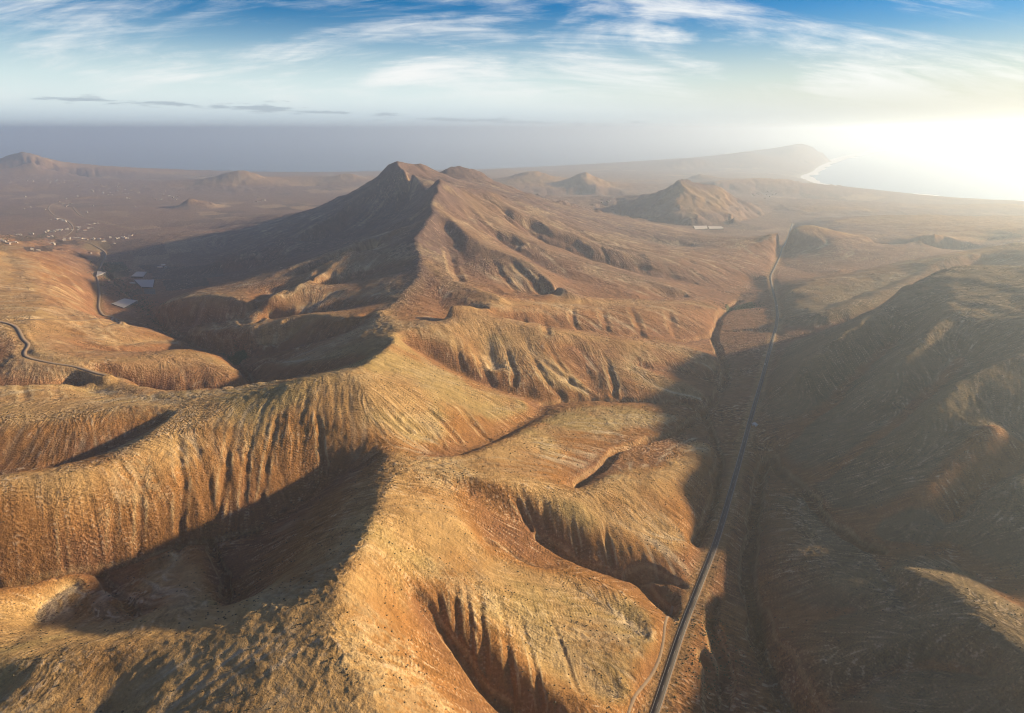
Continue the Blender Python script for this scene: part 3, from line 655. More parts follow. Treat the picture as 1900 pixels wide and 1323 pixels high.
# ------------------------------------------------------------------ the sheet of ground: rings round the camera
D2 = math.radians
ang = np.concatenate([np.linspace(D2(-180), D2(-49), 66, endpoint=False), np.linspace(D2(-49), D2(49), 900, endpoint=False),
                      np.linspace(D2(49), D2(105), 110, endpoint=False), np.linspace(D2(105), D2(180), 38, endpoint=False)])
def geo(a, b, k): return np.exp(np.arange(math.log(a), math.log(b), k))
rad = np.concatenate([geo(4, 150, 0.12), geo(150, 1250, 0.0030), geo(1250, 4200, 0.0042), geo(4200, 14500, 0.0085), [14500.0]])
NA, NR = len(ang), len(rad)
print('grid', NA, NR, NA * NR)
A_, R_ = np.meshgrid(ang, rad)
X = (np.sin(A_) * R_).ravel(); Y = (np.cos(A_) * R_).ravel()
Z, MK = terrain(X, Y)
Z = np.maximum(Z, -215.0)
print('terrain', round(time.time() - T0, 1))

PLOTS = []
for q, col in (([(192, 488), (228, 486), (240, 500), (205, 506)], (0.10, 0.10, 0.05)), ([(184, 494), (200, 489), (206, 500), (188, 502)], (0.26, 0.12, 0.07)), ([(205, 506), (245, 498), (238, 514), (200, 516)], (0.12, 0.085, 0.055)),
               ([(255, 493), (290, 491), (300, 506), (276, 507)], (0.15, 0.10, 0.07)), ([(225, 538), (262, 536), (266, 546), (236, 548)], (0.20, 0.13, 0.09)), ([(266, 536), (287, 536), (289, 546), (270, 546)], (0.19, 0.17, 0.15)),
               ([(300, 520), (380, 514), (390, 530), (310, 540)], (0.17, 0.115, 0.085)), ([(280, 490), (410, 488), (418, 512), (285, 518)], (0.20, 0.13, 0.095)), ([(105, 447), (140, 444), (150, 455), (100, 458)], (0.11, 0.075, 0.06)),
               ([(45, 458), (100, 455), (98, 466), (48, 468)], (0.12, 0.08, 0.06)), ([(160, 446), (200, 447), (205, 462), (150, 462)], (0.33, 0.23, 0.12)), ([(190, 392), (240, 392), (238, 402), (192, 400)], (0.36, 0.24, 0.15)),
               ([(150, 395), (188, 393), (190, 402), (150, 402)], (0.32, 0.21, 0.13)), ([(20, 440), (80, 432), (110, 440), (40, 450)], (0.16, 0.11, 0.075)), ([(1345, 566), (1395, 560), (1400, 572), (1350, 577)], (0.11, 0.12, 0.06)), ([(420, 655), (455, 652), (460, 664), (425, 668)], (0.09, 0.12, 0.045))):
    pp = [pick(a, b, bh) for a, b in q]
    if all(p is not None for p in pp): PLOTS.append((np.array(pp)[:, :2], col))
def soil(x, y, z, mk):
    r = np.hypot(x, y)
    t, sl, rl = mk['t'], mk['slope'], mk['rill']
    n1 = fbm(x, y, 330, 4, 501); n2 = fbm(x, y, 70, 4, 511); n3 = fbm(x, y, 14, 3, 521)
    orange = np.array([0.36, 0.175, 0.058]); ochre = np.array([0.45, 0.28, 0.115]); olive = np.array([0.36, 0.255, 0.10])
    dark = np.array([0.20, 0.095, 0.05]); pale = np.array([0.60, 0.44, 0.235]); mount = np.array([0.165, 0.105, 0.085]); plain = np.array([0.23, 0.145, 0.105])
    def mx(a, b, k): return a * (1 - k[:, None]) + b * k[:, None]
    c = np.tile(orange, (len(x), 1))
    c = mx(c, ochre, np.clip(sstep(0.45, 0.95, t + n2 * 0.5 + n1 * 0.25), 0, 1))
    c = mx(c, olive, sstep(0.0, 0.4, n1 + 0.8 * n2) * sstep(0.25, 0.7, t) * 0.85)
    c = mx(c, dark, (0.35 + 0.5 * sstep(-0.2, 0.5, n2 - 0.4 * n1)) * (1 - sstep(0.12, 0.6, t)))  # dark reddish soil on low ground, also deepening basin shade by colour
    c = mx(c, mount, np.clip(mk['sh'] * 1.9, 0, 1) * sstep(1000, 1400, r))
    c = mx(c, np.array([0.30, 0.145, 0.075]) * (1 + 0.2 * n2[:, None]), sstep(780, 1150, r) * (0.35 + 0.35 * sstep(-0.3, 0.3, n1)) * (1 - 0.5 * sstep(0.85, 1.0, t)) * (1 - np.clip(mk['sh'] * 1.9, 0, 1) * sstep(1000, 1400, r)))
    far = sstep(1900, 3200, r)
    c = mx(c, plain, far * (1 - sstep(0.5, 0.9, t)) * 0.85)
    c = mx(c, dark, far * sstep(0.1, 0.5, n2) * 0.35)
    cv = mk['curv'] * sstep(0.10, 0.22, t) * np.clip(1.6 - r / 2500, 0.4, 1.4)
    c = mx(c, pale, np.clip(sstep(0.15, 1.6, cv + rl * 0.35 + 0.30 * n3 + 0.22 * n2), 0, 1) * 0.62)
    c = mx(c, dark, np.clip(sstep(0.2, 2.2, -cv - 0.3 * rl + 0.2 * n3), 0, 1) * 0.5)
    c = mx(c, np.array([0.50, 0.39, 0.22]), sstep(0.25, 0.9, mk['rock'] + 0.3 * n3) * 0.4); c = mx(c, np.array([0.17, 0.115, 0.06]), sstep(0.02, 0.3, -mk['rock']) * 0.4)
    c = mx(c, np.array([0.52, 0.40, 0.25]), sstep(2.6, 3.9, mk['flow']) * sstep(0.06, 0.2, t) * (1 - sstep(0.3, 0.6, mk['sl'])) * (0.25 + 0.5 * sstep(-0.1, 0.3, n2)))
    # ploughed and fallow plots on the plains
    fi = far * (1 - sstep(0.15, 0.5, t)) * sstep(-0.15, 0.25, fbm(x, y, 900, 2, 541))
    wxp = x + 60 * fbm(x, y, 300, 2, 551); wyp = y + 60 * fbm(x, y, 300, 2, 561)
    k1 = hash2(np.floor((wxp * 0.8 + wyp * 0.6) / 130), np.floor((wyp * 0.8 - wxp * 0.6) / 210), 571)
    c = mx(c, np.array([0.40, 0.27, 0.16]), fi * (k1 > 0.72) * 0.9); c = mx(c, np.array([0.15, 0.10, 0.075]), fi * (k1 < 0.25) * 0.8)
    c = mx(c, pale, sstep(0.05, 0.4, mk['cut']) * (1 - sstep(0.4, 0.9, mk['cut'])) * 0.35)
    c = mx(c, ochre * 0.9, (1 - sstep(1.0, 2.6, mk['road'])) * 0.6)
    c = c * (1 + 0.24 * n3 + 0.22 * n2)[:, None]
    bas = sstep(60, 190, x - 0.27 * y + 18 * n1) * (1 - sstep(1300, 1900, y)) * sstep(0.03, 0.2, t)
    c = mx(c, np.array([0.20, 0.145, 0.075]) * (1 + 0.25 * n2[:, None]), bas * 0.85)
    for poly, col in PLOTS:
        inside = np.zeros(len(x), bool); bb = (x > poly[:, 0].min()) & (x < poly[:, 0].max()) & (y > poly[:, 1].min()) & (y < poly[:, 1].max())
        for a, b in zip(poly, np.roll(poly, -1, 0)):
            cr = (a[1] > y) != (b[1] > y); inside ^= bb & cr & (x < (b[0] - a[0]) * (y - a[1]) / (b[1] - a[1] + 1e-9) + a[0])
        c[inside] = np.array(col) * 0.8 * (1 + 0.2 * n3[inside])[:, None]
    # beach along the coast
    bch = (1 - sstep(-179, -168, z)); c = mx(c, np.array([0.5, 0.42, 0.3]), bch * 0.7)
    return np.clip(c * np.array([0.79, 0.82, 0.86]), 0.015, 0.8)
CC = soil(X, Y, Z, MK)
print('soil', round(time.time() - T0, 1))

def ground_material():
    m = bpy.data.materials.new('dry_soil'); m.use_nodes = True; n = NT(m.node_tree)
    at = n.n('ShaderNodeAttribute', _attribute_name='soil')
    dh = n.n('ShaderNodeAttribute', _attribute_name='downhill').outputs['Vector']
    g = n.n('ShaderNodeNewGeometry'); P = g.outputs['Position']
    def streaks(scale, step, cnt):
        """noise smeared down the slope: wash marks left by rain"""
        tot = None
        for k in range(cnt):
            ma = n.n('ShaderNodeVectorMath', _operation='MULTIPLY_ADD'); n.l(dh, ma.inputs[0]); f = step * (k - (cnt - 1) / 2)
            ma.inputs[1].default_value = (f, f, f); n.l(P, ma.inputs[2])
            v = n.noise(ma.outputs[0], scale, 1, 0.5)
            tot = v if tot is None else n.math('ADD', tot, v)
        return n.smooth(n.math('MULTIPLY', tot, 1.0 / cnt), 0.38, 0.62)
    s1 = streaks(0.36, 2.6, 6); s2 = streaks(0.085, 9.0, 3)
    a = n.noise(P, 0.8, 4, 0.7); b = n.noise(P, 0.13, 4, 0.6)
    patch = n.smooth(n.noise(P, 0.012, 3, 0.55), 0.38, 0.62)
    # light crusted ribs, darker washed runnels, mottled grain
    k = n.math('ADD', n.math('MULTIPLY', n.math('SUBTRACT', s1, 0.5), 0.46), n.math('MULTIPLY', n.math('SUBTRACT', s2, 0.5), 0.16))
    k = n.math('ADD', k, n.math('MULTIPLY', n.math('SUBTRACT', a, 0.5), 1.5)); k = n.math('ADD', k, n.math('MULTIPLY', n.math('SUBTRACT', b, 0.5), 0.7))
    k = n.math('MULTIPLY', k, n.math('MULTIPLY_ADD', patch, 0.75, 0.5))
    fac = n.math('MAXIMUM', n.math('ADD', 1.0, k), 0.35)
    cm = n.n('ShaderNodeVectorMath', _operation='SCALE'); n.l(at.outputs['Color'], cm.inputs[0]); n.l(fac, cm.inputs['Scale'])
    crust = n.math('MULTIPLY', n.math('MULTIPLY', n.smooth(s1, 0.66, 0.96), n.smooth(b, 0.40, 0.6)), n.math('MULTIPLY_ADD', patch, 0.65, 0.15))
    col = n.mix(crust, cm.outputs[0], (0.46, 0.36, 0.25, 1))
    bs = n.n('ShaderNodeBsdfPrincipled'); bs.inputs['Roughness'].default_value = 0.95; bs.inputs['Specular IOR Level'].default_value = 0.05
    n.l(col, bs.inputs['Base Color'])
    bump = n.n('ShaderNodeBump'); bump.inputs['Strength'].default_value = 1.0; bump.inputs['Distance'].default_value = 1.0
    hgt = n.math('ADD', n.math('MULTIPLY', a, 0.85), n.math('MULTIPLY', s1, n.math('MULTIPLY_ADD', patch, 0.65, 0.15)))
    hgt = n.math('ADD', hgt, n.math('MULTIPLY', s2, 0.7)); hgt = n.math('ADD', hgt, n.math('MULTIPLY', n.noise(P, 0.3, 4, 0.6), 1.5))
    n.l(hgt, bump.inputs['Height']); n.l(bump.outputs[0], bs.inputs['Normal'])
    o = n.n('ShaderNodeOutputMaterial'); n.l(bs.outputs[0], o.inputs[0])
    return m
M_SOIL = ground_material()

def quick_mesh(name, verts, faces4, mat):
    me = bpy.data.meshes.new(name)
    nv, nf = len(verts), len(faces4); k = faces4.shape[1]
    me.vertices.add(nv); me.vertices.foreach_set('co', np.asarray(verts, np.float32).ravel())
    me.loops.add(nf * k); me.loops.foreach_set('vertex_index', np.asarray(faces4, np.int32).ravel())
    me.polygons.add(nf); me.polygons.foreach_set('loop_start', np.arange(0, nf * k, k, dtype=np.int32))
    me.polygons.foreach_set('use_smooth', np.ones(nf, bool))
    me.update(calc_edges=True); me.materials.append(mat)
    return me
def link(name, me, parent=None, **props):
    o = bpy.data.objects.new(name, me); COL.objects.link(o)
    if parent is not None: o.parent = parent
    for k, v in props.items(): o[k] = v
    return o
idx = np.arange(NA * NR).reshape(NR, NA); nx_ = np.roll(idx, -1, 1)
quads = np.stack([idx[:-1], nx_[:-1], nx_[1:], idx[1:]], -1).reshape(-1, 4)[:, ::-1]
def inside_poly(x, y, poly):
    r_ = np.zeros(len(x), bool); poly = np.asarray(poly, float)
    for a, b in zip(poly, np.roll(poly, -1, 0)):
        cr = (a[1] > y) != (b[1] > y); r_ ^= cr & (x < (b[0] - a[0]) * (y - a[1]) / (b[1] - a[1] + 1e-9) + a[0])
    return r_
qx, qy = X[quads].mean(1), Y[quads].mean(1)
zone = np.zeros(len(quads), np.int8)
LAND = [('ground', None),
        ('mountain', [(-1350, 2650), (-1000, 2950), (-560, 3350), (150, 3250), (430, 2650), (700, 2300), (520, 1700), (264, 1380), (60, 1230), (-100, 1110), (-218, 1085), (-330, 1180), (-440, 1330), (-620, 1560), (-900, 1950)]),
        ('hillside', [(400, 900), (355, 700), (340, 640), (352, 540), (400, 480), (520, 430), (760, 380), (1500, 250), (1900, 1500), (1250, 1560), (850, 1480), (690, 1330), (560, 1120)]),
        ('hill', [(520, 3500), (640, 3250), (860, 2990), (1100, 3050), (1400, 3350), (1450, 3700), (1100, 3950), (700, 3850)]),
        ('mountain', [(-6600, 6500), (-5200, 6350), (-4400, 6400), (-3500, 7300), (-3400, 8300), (-5000, 8600), (-7000, 8000)])]
for k, (nm, poly) in enumerate(LAND):
    if poly is not None: zone[inside_poly(qx, qy, poly)] = k
VXYZ = np.stack([X, Y, Z], 1)
for k, (nm, poly) in enumerate(LAND):
    q = quads[zone == k]; used, inv = np.unique(q, return_inverse=True)
    me = quick_mesh(nm, VXYZ[used], inv.reshape(-1, 4), M_SOIL)
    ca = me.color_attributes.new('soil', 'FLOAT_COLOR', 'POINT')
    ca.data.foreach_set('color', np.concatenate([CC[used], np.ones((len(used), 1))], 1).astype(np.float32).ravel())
    va = me.attributes.new('downhill', 'FLOAT_VECTOR', 'POINT')
    va.data.foreach_set('vector', np.stack([MK['ux'], MK['uy'], -MK['sl'] * sstep(0.06, 0.35, MK['sl'])], 1)[used].astype(np.float32).ravel())
    link(nm, me, kind='structure')

# ------------------------------------------------------------------ sea
def sea_material():
    m = bpy.data.materials.new('sea_water'); m.use_nodes = True; n = NT(m.node_tree)
    g = n.n('ShaderNodeNewGeometry')
    bs = n.n('ShaderNodeBsdfPrincipled'); bs.inputs['Base Color'].default_value = (0.05, 0.13, 0.24, 1); bs.inputs['Roughness'].default_value = 0.22
    bump = n.n('ShaderNodeBump'); bump.inputs['Strength'].default_value = 0.15; bump.inputs['Distance'].default_value = 2
    n.l(n.noise(g.outputs['Position'], 0.02, 4, 0.6), bump.inputs['Height']); n.l(bump.outputs[0], bs.inputs['Normal'])
    o = n.n('ShaderNodeOutputMaterial'); n.l(bs.outputs[0], o.inputs[0]); return m
SEA_Z = -180.0
a_ = np.linspace(0, 2 * math.pi, 97)[:-1]; rr = [2000, 9000, 20000, 40000, 70000]
sv = np.array([[r * math.sin(q), r * math.cos(q), SEA_Z] for r in rr for q in a_])
ii = np.arange(len(sv)).reshape(len(rr), 96); jj = np.roll(ii, -1, 1)
link('sea', quick_mesh('sea', sv, np.stack([ii[:-1], jj[:-1], jj[1:], ii[1:]], -1).reshape(-1, 4)[:, ::-1], sea_material()), kind='structure')

# ------------------------------------------------------------------ materials for made things
def mat(name, col, rough=0.8, var=0.0, scale=1.0, metal=0.0, bump=0.0):
    m = bpy.data.materials.new(name); m.use_nodes = True; n = NT(m.node_tree)
    bs = n.n('ShaderNodeBsdfPrincipled'); bs.inputs['Roughness'].default_value = rough; bs.inputs['Metallic'].default_value = metal
    g = n.n('ShaderNodeNewGeometry'); f = n.noise(g.outputs['Position'], scale, 4, 0.6)
    lo = tuple(c * (1 - var) for c in col) + (1,); hi = tuple(min(1, c * (1 + var)) for c in col) + (1,)
    n.l(n.mix(f, lo, hi), bs.inputs['Base Color'])
    if bump:
        b = n.n('ShaderNodeBump'); b.inputs['Strength'].default_value = bump; n.l(f, b.inputs['Height']); n.l(b.outputs[0], bs.inputs['Normal'])
    o = n.n('ShaderNodeOutputMaterial'); n.l(bs.outputs[0], o.inputs[0]); return m
M_ASPH = mat('asphalt', (0.062, 0.052, 0.043), 0.85, 0.35, 0.5)
M_TRACK = mat('pale_dirt_track', (0.22, 0.16, 0.105), 0.95, 0.35, 0.5)
M_WORN = mat('worn_road_surface', (0.19, 0.14, 0.095), 0.9, 0.3, 0.4)
M_LINE = mat('road_paint', (0.55, 0.53, 0.46), 0.7, 0.25, 0.6)
M_GRAVEL = mat('gravel_shoulder', (0.20, 0.125, 0.07), 0.95, 0.35, 0.7)
M_WALL = mat('whitewash', (0.34, 0.31, 0.27), 0.8, 0.1, 0.2)
M_CREAM = mat('cream_render', (0.62, 0.50, 0.36), 0.8, 0.1, 0.2)
M_ROOF = mat('terracotta_tiles', (0.36, 0.15, 0.08), 0.85, 0.25, 0.8)
M_FLAT = mat('flat_roof_screed', (0.55, 0.50, 0.45), 0.9, 0.15, 0.3)
M_NET = mat('pale_shade_netting', (0.50, 0.45, 0.37), 0.8, 0.07, 0.10)
M_NETG = mat('grey_shade_netting', (0.33, 0.31, 0.30), 0.8, 0.10, 0.10)
M_DARKNET = mat('dark_windbreak_netting', (0.06, 0.055, 0.05), 0.9, 0.2, 0.4)
M_CONC = mat('concrete', (0.45, 0.43, 0.41), 0.85, 0.15, 0.8)
M_SHRUB = mat('dry_shrub_leaves', (0.055, 0.044, 0.021), 0.9, 0.55, 0.25)
M_GREEN = mat('green_leaves', (0.055, 0.075, 0.030), 0.9, 0.45, 0.08)
M_FOAM = mat('sea_foam', (0.82, 0.82, 0.80), 0.9, 0.1, 0.01)
M_PAINT = mat('white_car_paint', (0.80, 0.80, 0.78), 0.3, 0.02, 1.0)
M_GLASS = mat('dark_car_glass', (0.02, 0.025, 0.03), 0.15, 0.1, 1.0)
M_TYRE = mat('tyre_rubber', (0.02, 0.02, 0.02), 0.9, 0.1, 1.0)

def hgt(x, y): return terrain(np.atleast_1d(np.asarray(x, float)), np.atleast_1d(np.asarray(y, float)))[0]
class MB:
    """collects boxes and prisms into one mesh"""
    def __init__(s): s.v, s.f = [], []
    def add(s, v, f): k = len(s.v); s.v += [tuple(map(float, q)) for q in v]; s.f += [tuple(i + k for i in q) for q in f]
    def box(s, x0, x1, y0, y1, z0, z1):
        s.add([(x0, y0, z0), (x1, y0, z0), (x1, y1, z0), (x0, y1, z0), (x0, y0, z1), (x1, y0, z1), (x1, y1, z1), (x0, y1, z1)],
              [(0, 3, 2, 1), (4, 5, 6, 7), (0, 1, 5, 4), (1, 2, 6, 5), (2, 3, 7, 6), (3, 0, 4, 7)])
    def prism(s, poly, z0, z1):
        """poly: list of (x, y, z offset)"""
        n = len(poly); P = [(p[0], p[1], p[2] if len(p) > 2 else 0.0) for p in poly]
        s.add([(x, y, z + z0) for x, y, z in P] + [(x, y, z + z1) for x, y, z in P],
              [tuple(range(n))[::-1], tuple(range(n, 2 * n))] + [(i, (i + 1) % n, n + (i + 1) % n, n + i) for i in range(n)])
    def gable(s, x0, x1, y0, y1, z0, rise, over=0.4):
        x0 -= over; x1 += over; y0 -= over; y1 += over; ym = (y0 + y1) / 2
        s.add([(x0, y0, z0), (x1, y0, z0), (x1, y1, z0), (x0, y1, z0), (x0, ym, z0 + rise), (x1, ym, z0 + rise)],
              [(0, 3, 2, 1), (0, 1, 5, 4), (2, 3, 4, 5), (0, 4, 3), (1, 2, 5)])
    def cyl(s, c, r, w, n=12):
        """wheel lying along x"""
        a = [2 * math.pi * i / n for i in range(n)]
        s.add([(c[0] - w / 2, c[1] + r * math.cos(q), c[2] + r * math.sin(q)) for q in a] + [(c[0] + w / 2, c[1] + r * math.cos(q), c[2] + r * math.sin(q)) for q in a],
              [tuple(range(n)), tuple(range(n, 2 * n))[::-1]] + [(i, n + i, n + (i + 1) % n, (i + 1) % n) for i in range(n)])
    def mesh(s, name, m):
        me = bpy.data.meshes.new(name); me.from_pydata(s.v, [], s.f); me.materials.append(m); me.update(); return me

# ------------------------------------------------------------------ roads
def ribbon(Q, l, r, dz, thick=0.0):
    """strip along Q between lateral offsets l and r"""
    T = np.gradient(Q[:, :2], axis=0); T /= np.linalg.norm(T, axis=1)[:, None] + 1e-9
    Nn = np.stack([T[:, 1], -T[:, 0]], 1)
    L = np.c_[Q[:, :2] + Nn * l, Q[:, 2] + dz]; Rr = np.c_[Q[:, :2] + Nn * r, Q[:, 2] + dz]; n = len(Q)
    V_ = [L, Rr]; k = np.arange(n - 1); F_ = [np.stack([k, n + k, n + k + 1, k + 1], 1)]
    if thick:
        L2 = L - [0, 0, thick]; R2 = Rr - [0, 0, thick]; V_ += [L2, R2]
        F_ += [np.stack([2 * n + k, k, k + 1, 2 * n + k + 1], 1), np.stack([n + k, 3 * n + k, 3 * n + k + 1, n + k + 1], 1)]
    return np.vstack(V_), np.vstack(F_)
def build_road(Q, hw, lines=0.0, m=None):
    v, f = ribbon(Q, -hw - 0.6, hw + 0.6, -0.12, 0.7)
    link('road_shoulder', quick_mesh('road_shoulder', v, f, M_GRAVEL), kind='structure')
    v, f = ribbon(Q, -hw, hw, 0.0, 0.1)
    rd = link('road', quick_mesh('road', v, f, m or M_ASPH), kind='structure')
    if lines:
        for sgn in (-1, 1):
            a, b = sorted((sgn * (hw - 0.18), sgn * (hw - 0.18 - lines)))
            v, f = ribbon(Q, a, b, 0.03); link('edge_line', quick_mesh('edge_line', v, f, M_LINE), rd)
        v, f = ribbon(Q, -0.06, 0.06, 0.03); k = np.arange(len(f)) % 3 == 0
        link('centre_line', quick_mesh('centre_line', v, f[k], M_LINE), rd, kind='stuff')
build_road(MAINROAD, 2.9, 0.18)
k_ = np.nonzero((MAINROAD[:, 1] > 250) & (MAINROAD[:, 1] < 470))[0]; TQ = MAINROAD[k_].copy(); Tt = np.gradient(TQ[:, :2], axis=0); Tt /= np.linalg.norm(Tt, axis=1)[:, None]
off_ = 13.0 + 3.0 * np.sin(np.arange(len(TQ)) * 0.35); TQ[:, 0] -= Tt[:, 1] * off_; TQ[:, 1] += Tt[:, 0] * off_; TQ[:, 2] = terrain(TQ[:, 0], TQ[:, 1])[0] + 0.35
v, f = ribbon(TQ, -1.9, 1.9, 0.0, 0.9); link('dirt_track', quick_mesh('dirt_track', v, f, M_TRACK), kind='structure')
build_road(HILLROAD, 2.5, m=M_WORN); build_road(VALEROAD, 2.8, m=M_WORN); build_road(VALEROAD2, 2.8, m=M_WORN)
for q in DIST_ROADS: build_road(q, 3.2, m=M_WORN)

# ------------------------------------------------------------------ surf along the bay
CQ = spline(np.array([pt(k) for k in COAST]), 60.0)
n_ = len(CQ); tt = np.arange(n_)
dist_c = np.hypot(CQ[:, 0], CQ[:, 1])
wid = (0.35 + np.clip(fbm(tt * 1.0, tt * 0.0, 14, 4, 91) + 0.45, 0, 1.3)) * np.clip(dist_c / 9000, 0.45, 2.2) * 120
inl = np.c_[CQ[:, 0], CQ[:, 1]]; T_ = np.gradient(inl, axis=0); T_ /= np.linalg.norm(T_, axis=1)[:, None] + 1e-9; N_ = np.stack([T_[:, 1], -T_[:, 0]], 1)
jit = fbm(tt * 1.0, tt * 0 + 5, 5, 3, 93) * 40
a1 = np.c_[inl + N_ * (wid + jit)[:, None], np.full(n_, SEA_Z + 0.6)]; a2 = np.c_[inl - N_ * (90 - jit * 0)[:, None], np.full(n_, SEA_Z + 0.6)]
k_ = np.arange(n_ - 1)
link('surf', quick_mesh('surf', np.vstack([a1, a2]), np.stack([k_, n_ + k_, n_ + k_ + 1, k_ + 1], 1), M_FOAM), kind='stuff')

# ------------------------------------------------------------------ shade-net greenhouses and slabs
ghf = lambda x, y: terrain(np.asarray(x, float), np.asarray(y, float))[0]
def pick_fine(px, py):
    p = pick(px, py, bh)
    return p
def thing(name, label, cat, loc=(0, 0, 0), rz=0.0, group=None):
    o = bpy.data.objects.new(name, None); COL.objects.link(o); o.location = tuple(map(float, loc)); o.rotation_euler = (0, 0, rz); o.empty_display_size = 2
    o['label'] = label; o['category'] = cat
    if group: o['group'] = group
    return o
def net_house(pix, hh, m, label, group='net-covered growing houses in the valleys'):
    P = [pick(a, b, bh) for a, b in pix]; P = np.array([p for p in P if p is not None]); c = P.mean(0)
    top = P[:, 2].mean(); t = thing('net_greenhouse', label, 'greenhouse', (c[0], c[1], top - 1.0), 0, group)
    Q = P[:, :2] - c[:2]; zt = (P[:, 2] - top) * 0.5
    def ring(k): return [(q[0] * k, q[1] * k, z) for q, z in zip(Q, zt)]
    b = MB(); b.prism(ring(1.0), -3.0, hh); link('netting_wall', b.mesh('netting_wall', M_DARKNET), t)
    b = MB(); b.prism(ring(0.985), hh + 0.02, hh + 0.35); link('netting_roof', b.mesh('netting_roof', m), t)
    for i in range(len(Q)):
        b = MB(); x, y = Q[i] * 1.004; b.box(x - .25, x + .25, y - .25, y + .25, zt[i] - 3.0, zt[i] + hh + 0.5)
        link('corner_post', b.mesh('corner_post', M_CONC), t)
    return t
net_house([(207, 565), (231, 557), (256, 562), (230, 573)], 4.0, M_NET, 'pale diamond-shaped net greenhouse beside the winding valley road')
net_house([(249, 522), (287, 521), (284, 535), (263, 535)], 4.0, M_NETG, 'grey net greenhouse on the valley floor below the white farm')
net_house([(243, 515), (254, 506), (273, 506), (266, 515)], 3.5, M_NETG, 'small grey net greenhouse nearest the rows of terraces')
net_house([(179, 512), (181, 505), (196, 508), (190, 512)], 3.5, M_NETG, 'little grey net greenhouse in the bend of the valley stream')
net_house([(1286, 421.3), (1311, 421.6), (1313, 426.0), (1290, 426.0)], 5.0, M_NET, 'left of two pale net greenhouses at the foot of the cone hill')
net_house([(1313, 421.6), (1338, 422.3), (1343, 426.0), (1316, 426.0)], 5.0, M_NET, 'right of two pale net greenhouses at the foot of the cone hill')

# ------------------------------------------------------------------ houses
def house_meshes(kind):
    """returns [(part name, mesh)] for one house pattern"""
    w1, r1, x1 = MB(), MB(), MB(); extra = None
    if kind == 0:      # flat-roofed cube with a lower wing
        w1.box(-6, 4, -4, 4, -3, 4.2); r1.box(-6.2, 4.2, -4.2, 4.2, 4.2, 4.55); x1.box(4.0, 9, -3, 3.5, -3, 3.0); extra = 'wing'; rm, wm = M_FLAT, M_WALL
    elif kind == 1:    # long gabled house
        w1.box(-8, 8, -3.5, 3.5, -3, 3.4); r1.gable(-8, 8, -3.5, 3.5, 3.4, 2.0); rm, wm = M_ROOF, M_WALL
    elif kind == 2:    # two-storey block with a roof room
        w1.box(-5, 5, -4.5, 4.5, -3, 6.4); r1.box(-5.2, 5.2, -4.7, 4.7, 6.4, 6.8); x1.box(-4, 0, -2, 3, 6.8, 9.0); extra = 'roof_room'; rm, wm = M_FLAT, M_WALL
    else:              # cream barn
        w1.box(-9, 9, -4, 4, -3, 4.0); r1.gable(-9, 9, -4, 4, 4.0, 1.6); rm, wm = M_FLAT, M_CREAM
    out = [('wall', w1.mesh('house_wall', wm)), ('roof', r1.mesh('house_roof', rm))]
    if extra: out.append((extra, x1.mesh('house_' + extra, wm)))
    return out
HK = [house_meshes(k) for k in range(4)]
def place_house(px, py, k, label, group, scale=1.0, parts=True):
    p = pick(px, py, bh)
    if p is None or p[2] < SEA_Z + 4: return
    t = thing('house', label, 'house', (p[0], p[1], p[2] + 0.4), random.uniform(-0.6, 0.6) + math.atan2(-p[0], p[1]) * 0.5, group)
    t.scale = (scale, scale, scale)
    for nm, me_ in HK[k] if parts else HK[k][:2]: link(nm, me_, t)
KIND = ['white flat-roofed house', 'long red-roofed house', 'tall white house', 'cream barn']
ORD = ['', 'second', 'third', 'fourth', 'fifth', 'sixth', 'seventh', 'eighth', 'ninth', 'tenth']
vill = {
 'in the hamlet at the left edge of the photo': [(2, 445), (6, 448), (10, 451), (15, 453), (25, 449), (28, 451), (20, 452), (13, 447)],
 'in the row left of the straight village lane': [(30, 437), (34, 436), (39, 437), (56, 435), (61, 435), (84, 432), (88, 430), (91, 429), (95, 431), (101, 431), (90, 440), (96, 439)],
 'beside the crossroads above the village lane': [(108, 428), (113, 427), (112, 429), (122, 427), (126, 426), (134, 427), (143, 422), (146, 424), (145, 427), (148, 422)],
 'on the lit bank where the hill shadow begins': [(164, 424), (168, 423), (173, 424), (158, 428), (163, 417), (167, 418), (175, 415), (182, 416)],
 'along the lane above the pale round field': [(117, 447), (120, 446), (128, 444), (130, 443), (137, 442), (141, 442), (145, 442), (150, 443), (154, 443), (157, 444), (161, 445), (172, 445), (175, 444), (184, 444), (191, 444), (193, 449), (211, 453)],
 'standing alone on the fields below the village': [(60, 465), (71, 465), (96, 453), (100, 455), (167, 470)],
 'on the rise behind the village': [(94, 409), (105, 408), (108, 407), (112, 407), (115, 408), (118, 410), (122, 412)],
 'in the mountain shadow right of the village': [(205, 442), (216, 444), (221, 443), (231, 443), (234, 442), (238, 443), (242, 438), (245, 436), (228, 440)],
 'at the farm above the terraced rows': [(303, 493), (308, 498), (297, 497)],
 'at the shed beside the grey net greenhouse': [(244, 526), (248, 527)],
}
for where, spots in vill.items():
    spots = sorted(spots); n = len(spots)
    for i, (a, b) in enumerate(spots):
        k = random.choices([0, 1, 2, 3], [5, 2, 3, 2])[0]
        nth = 'leftmost' if i == 0 else 'rightmost' if i == n - 1 else ORD[i] + ' from left' if i <= n // 2 else ORD[n - 1 - i] + ' from right'
        place_house(a, b, k, KIND[k] + ' ' + where + ', ' + nth, 'houses ' + where, random.uniform(0.55, 0.9))
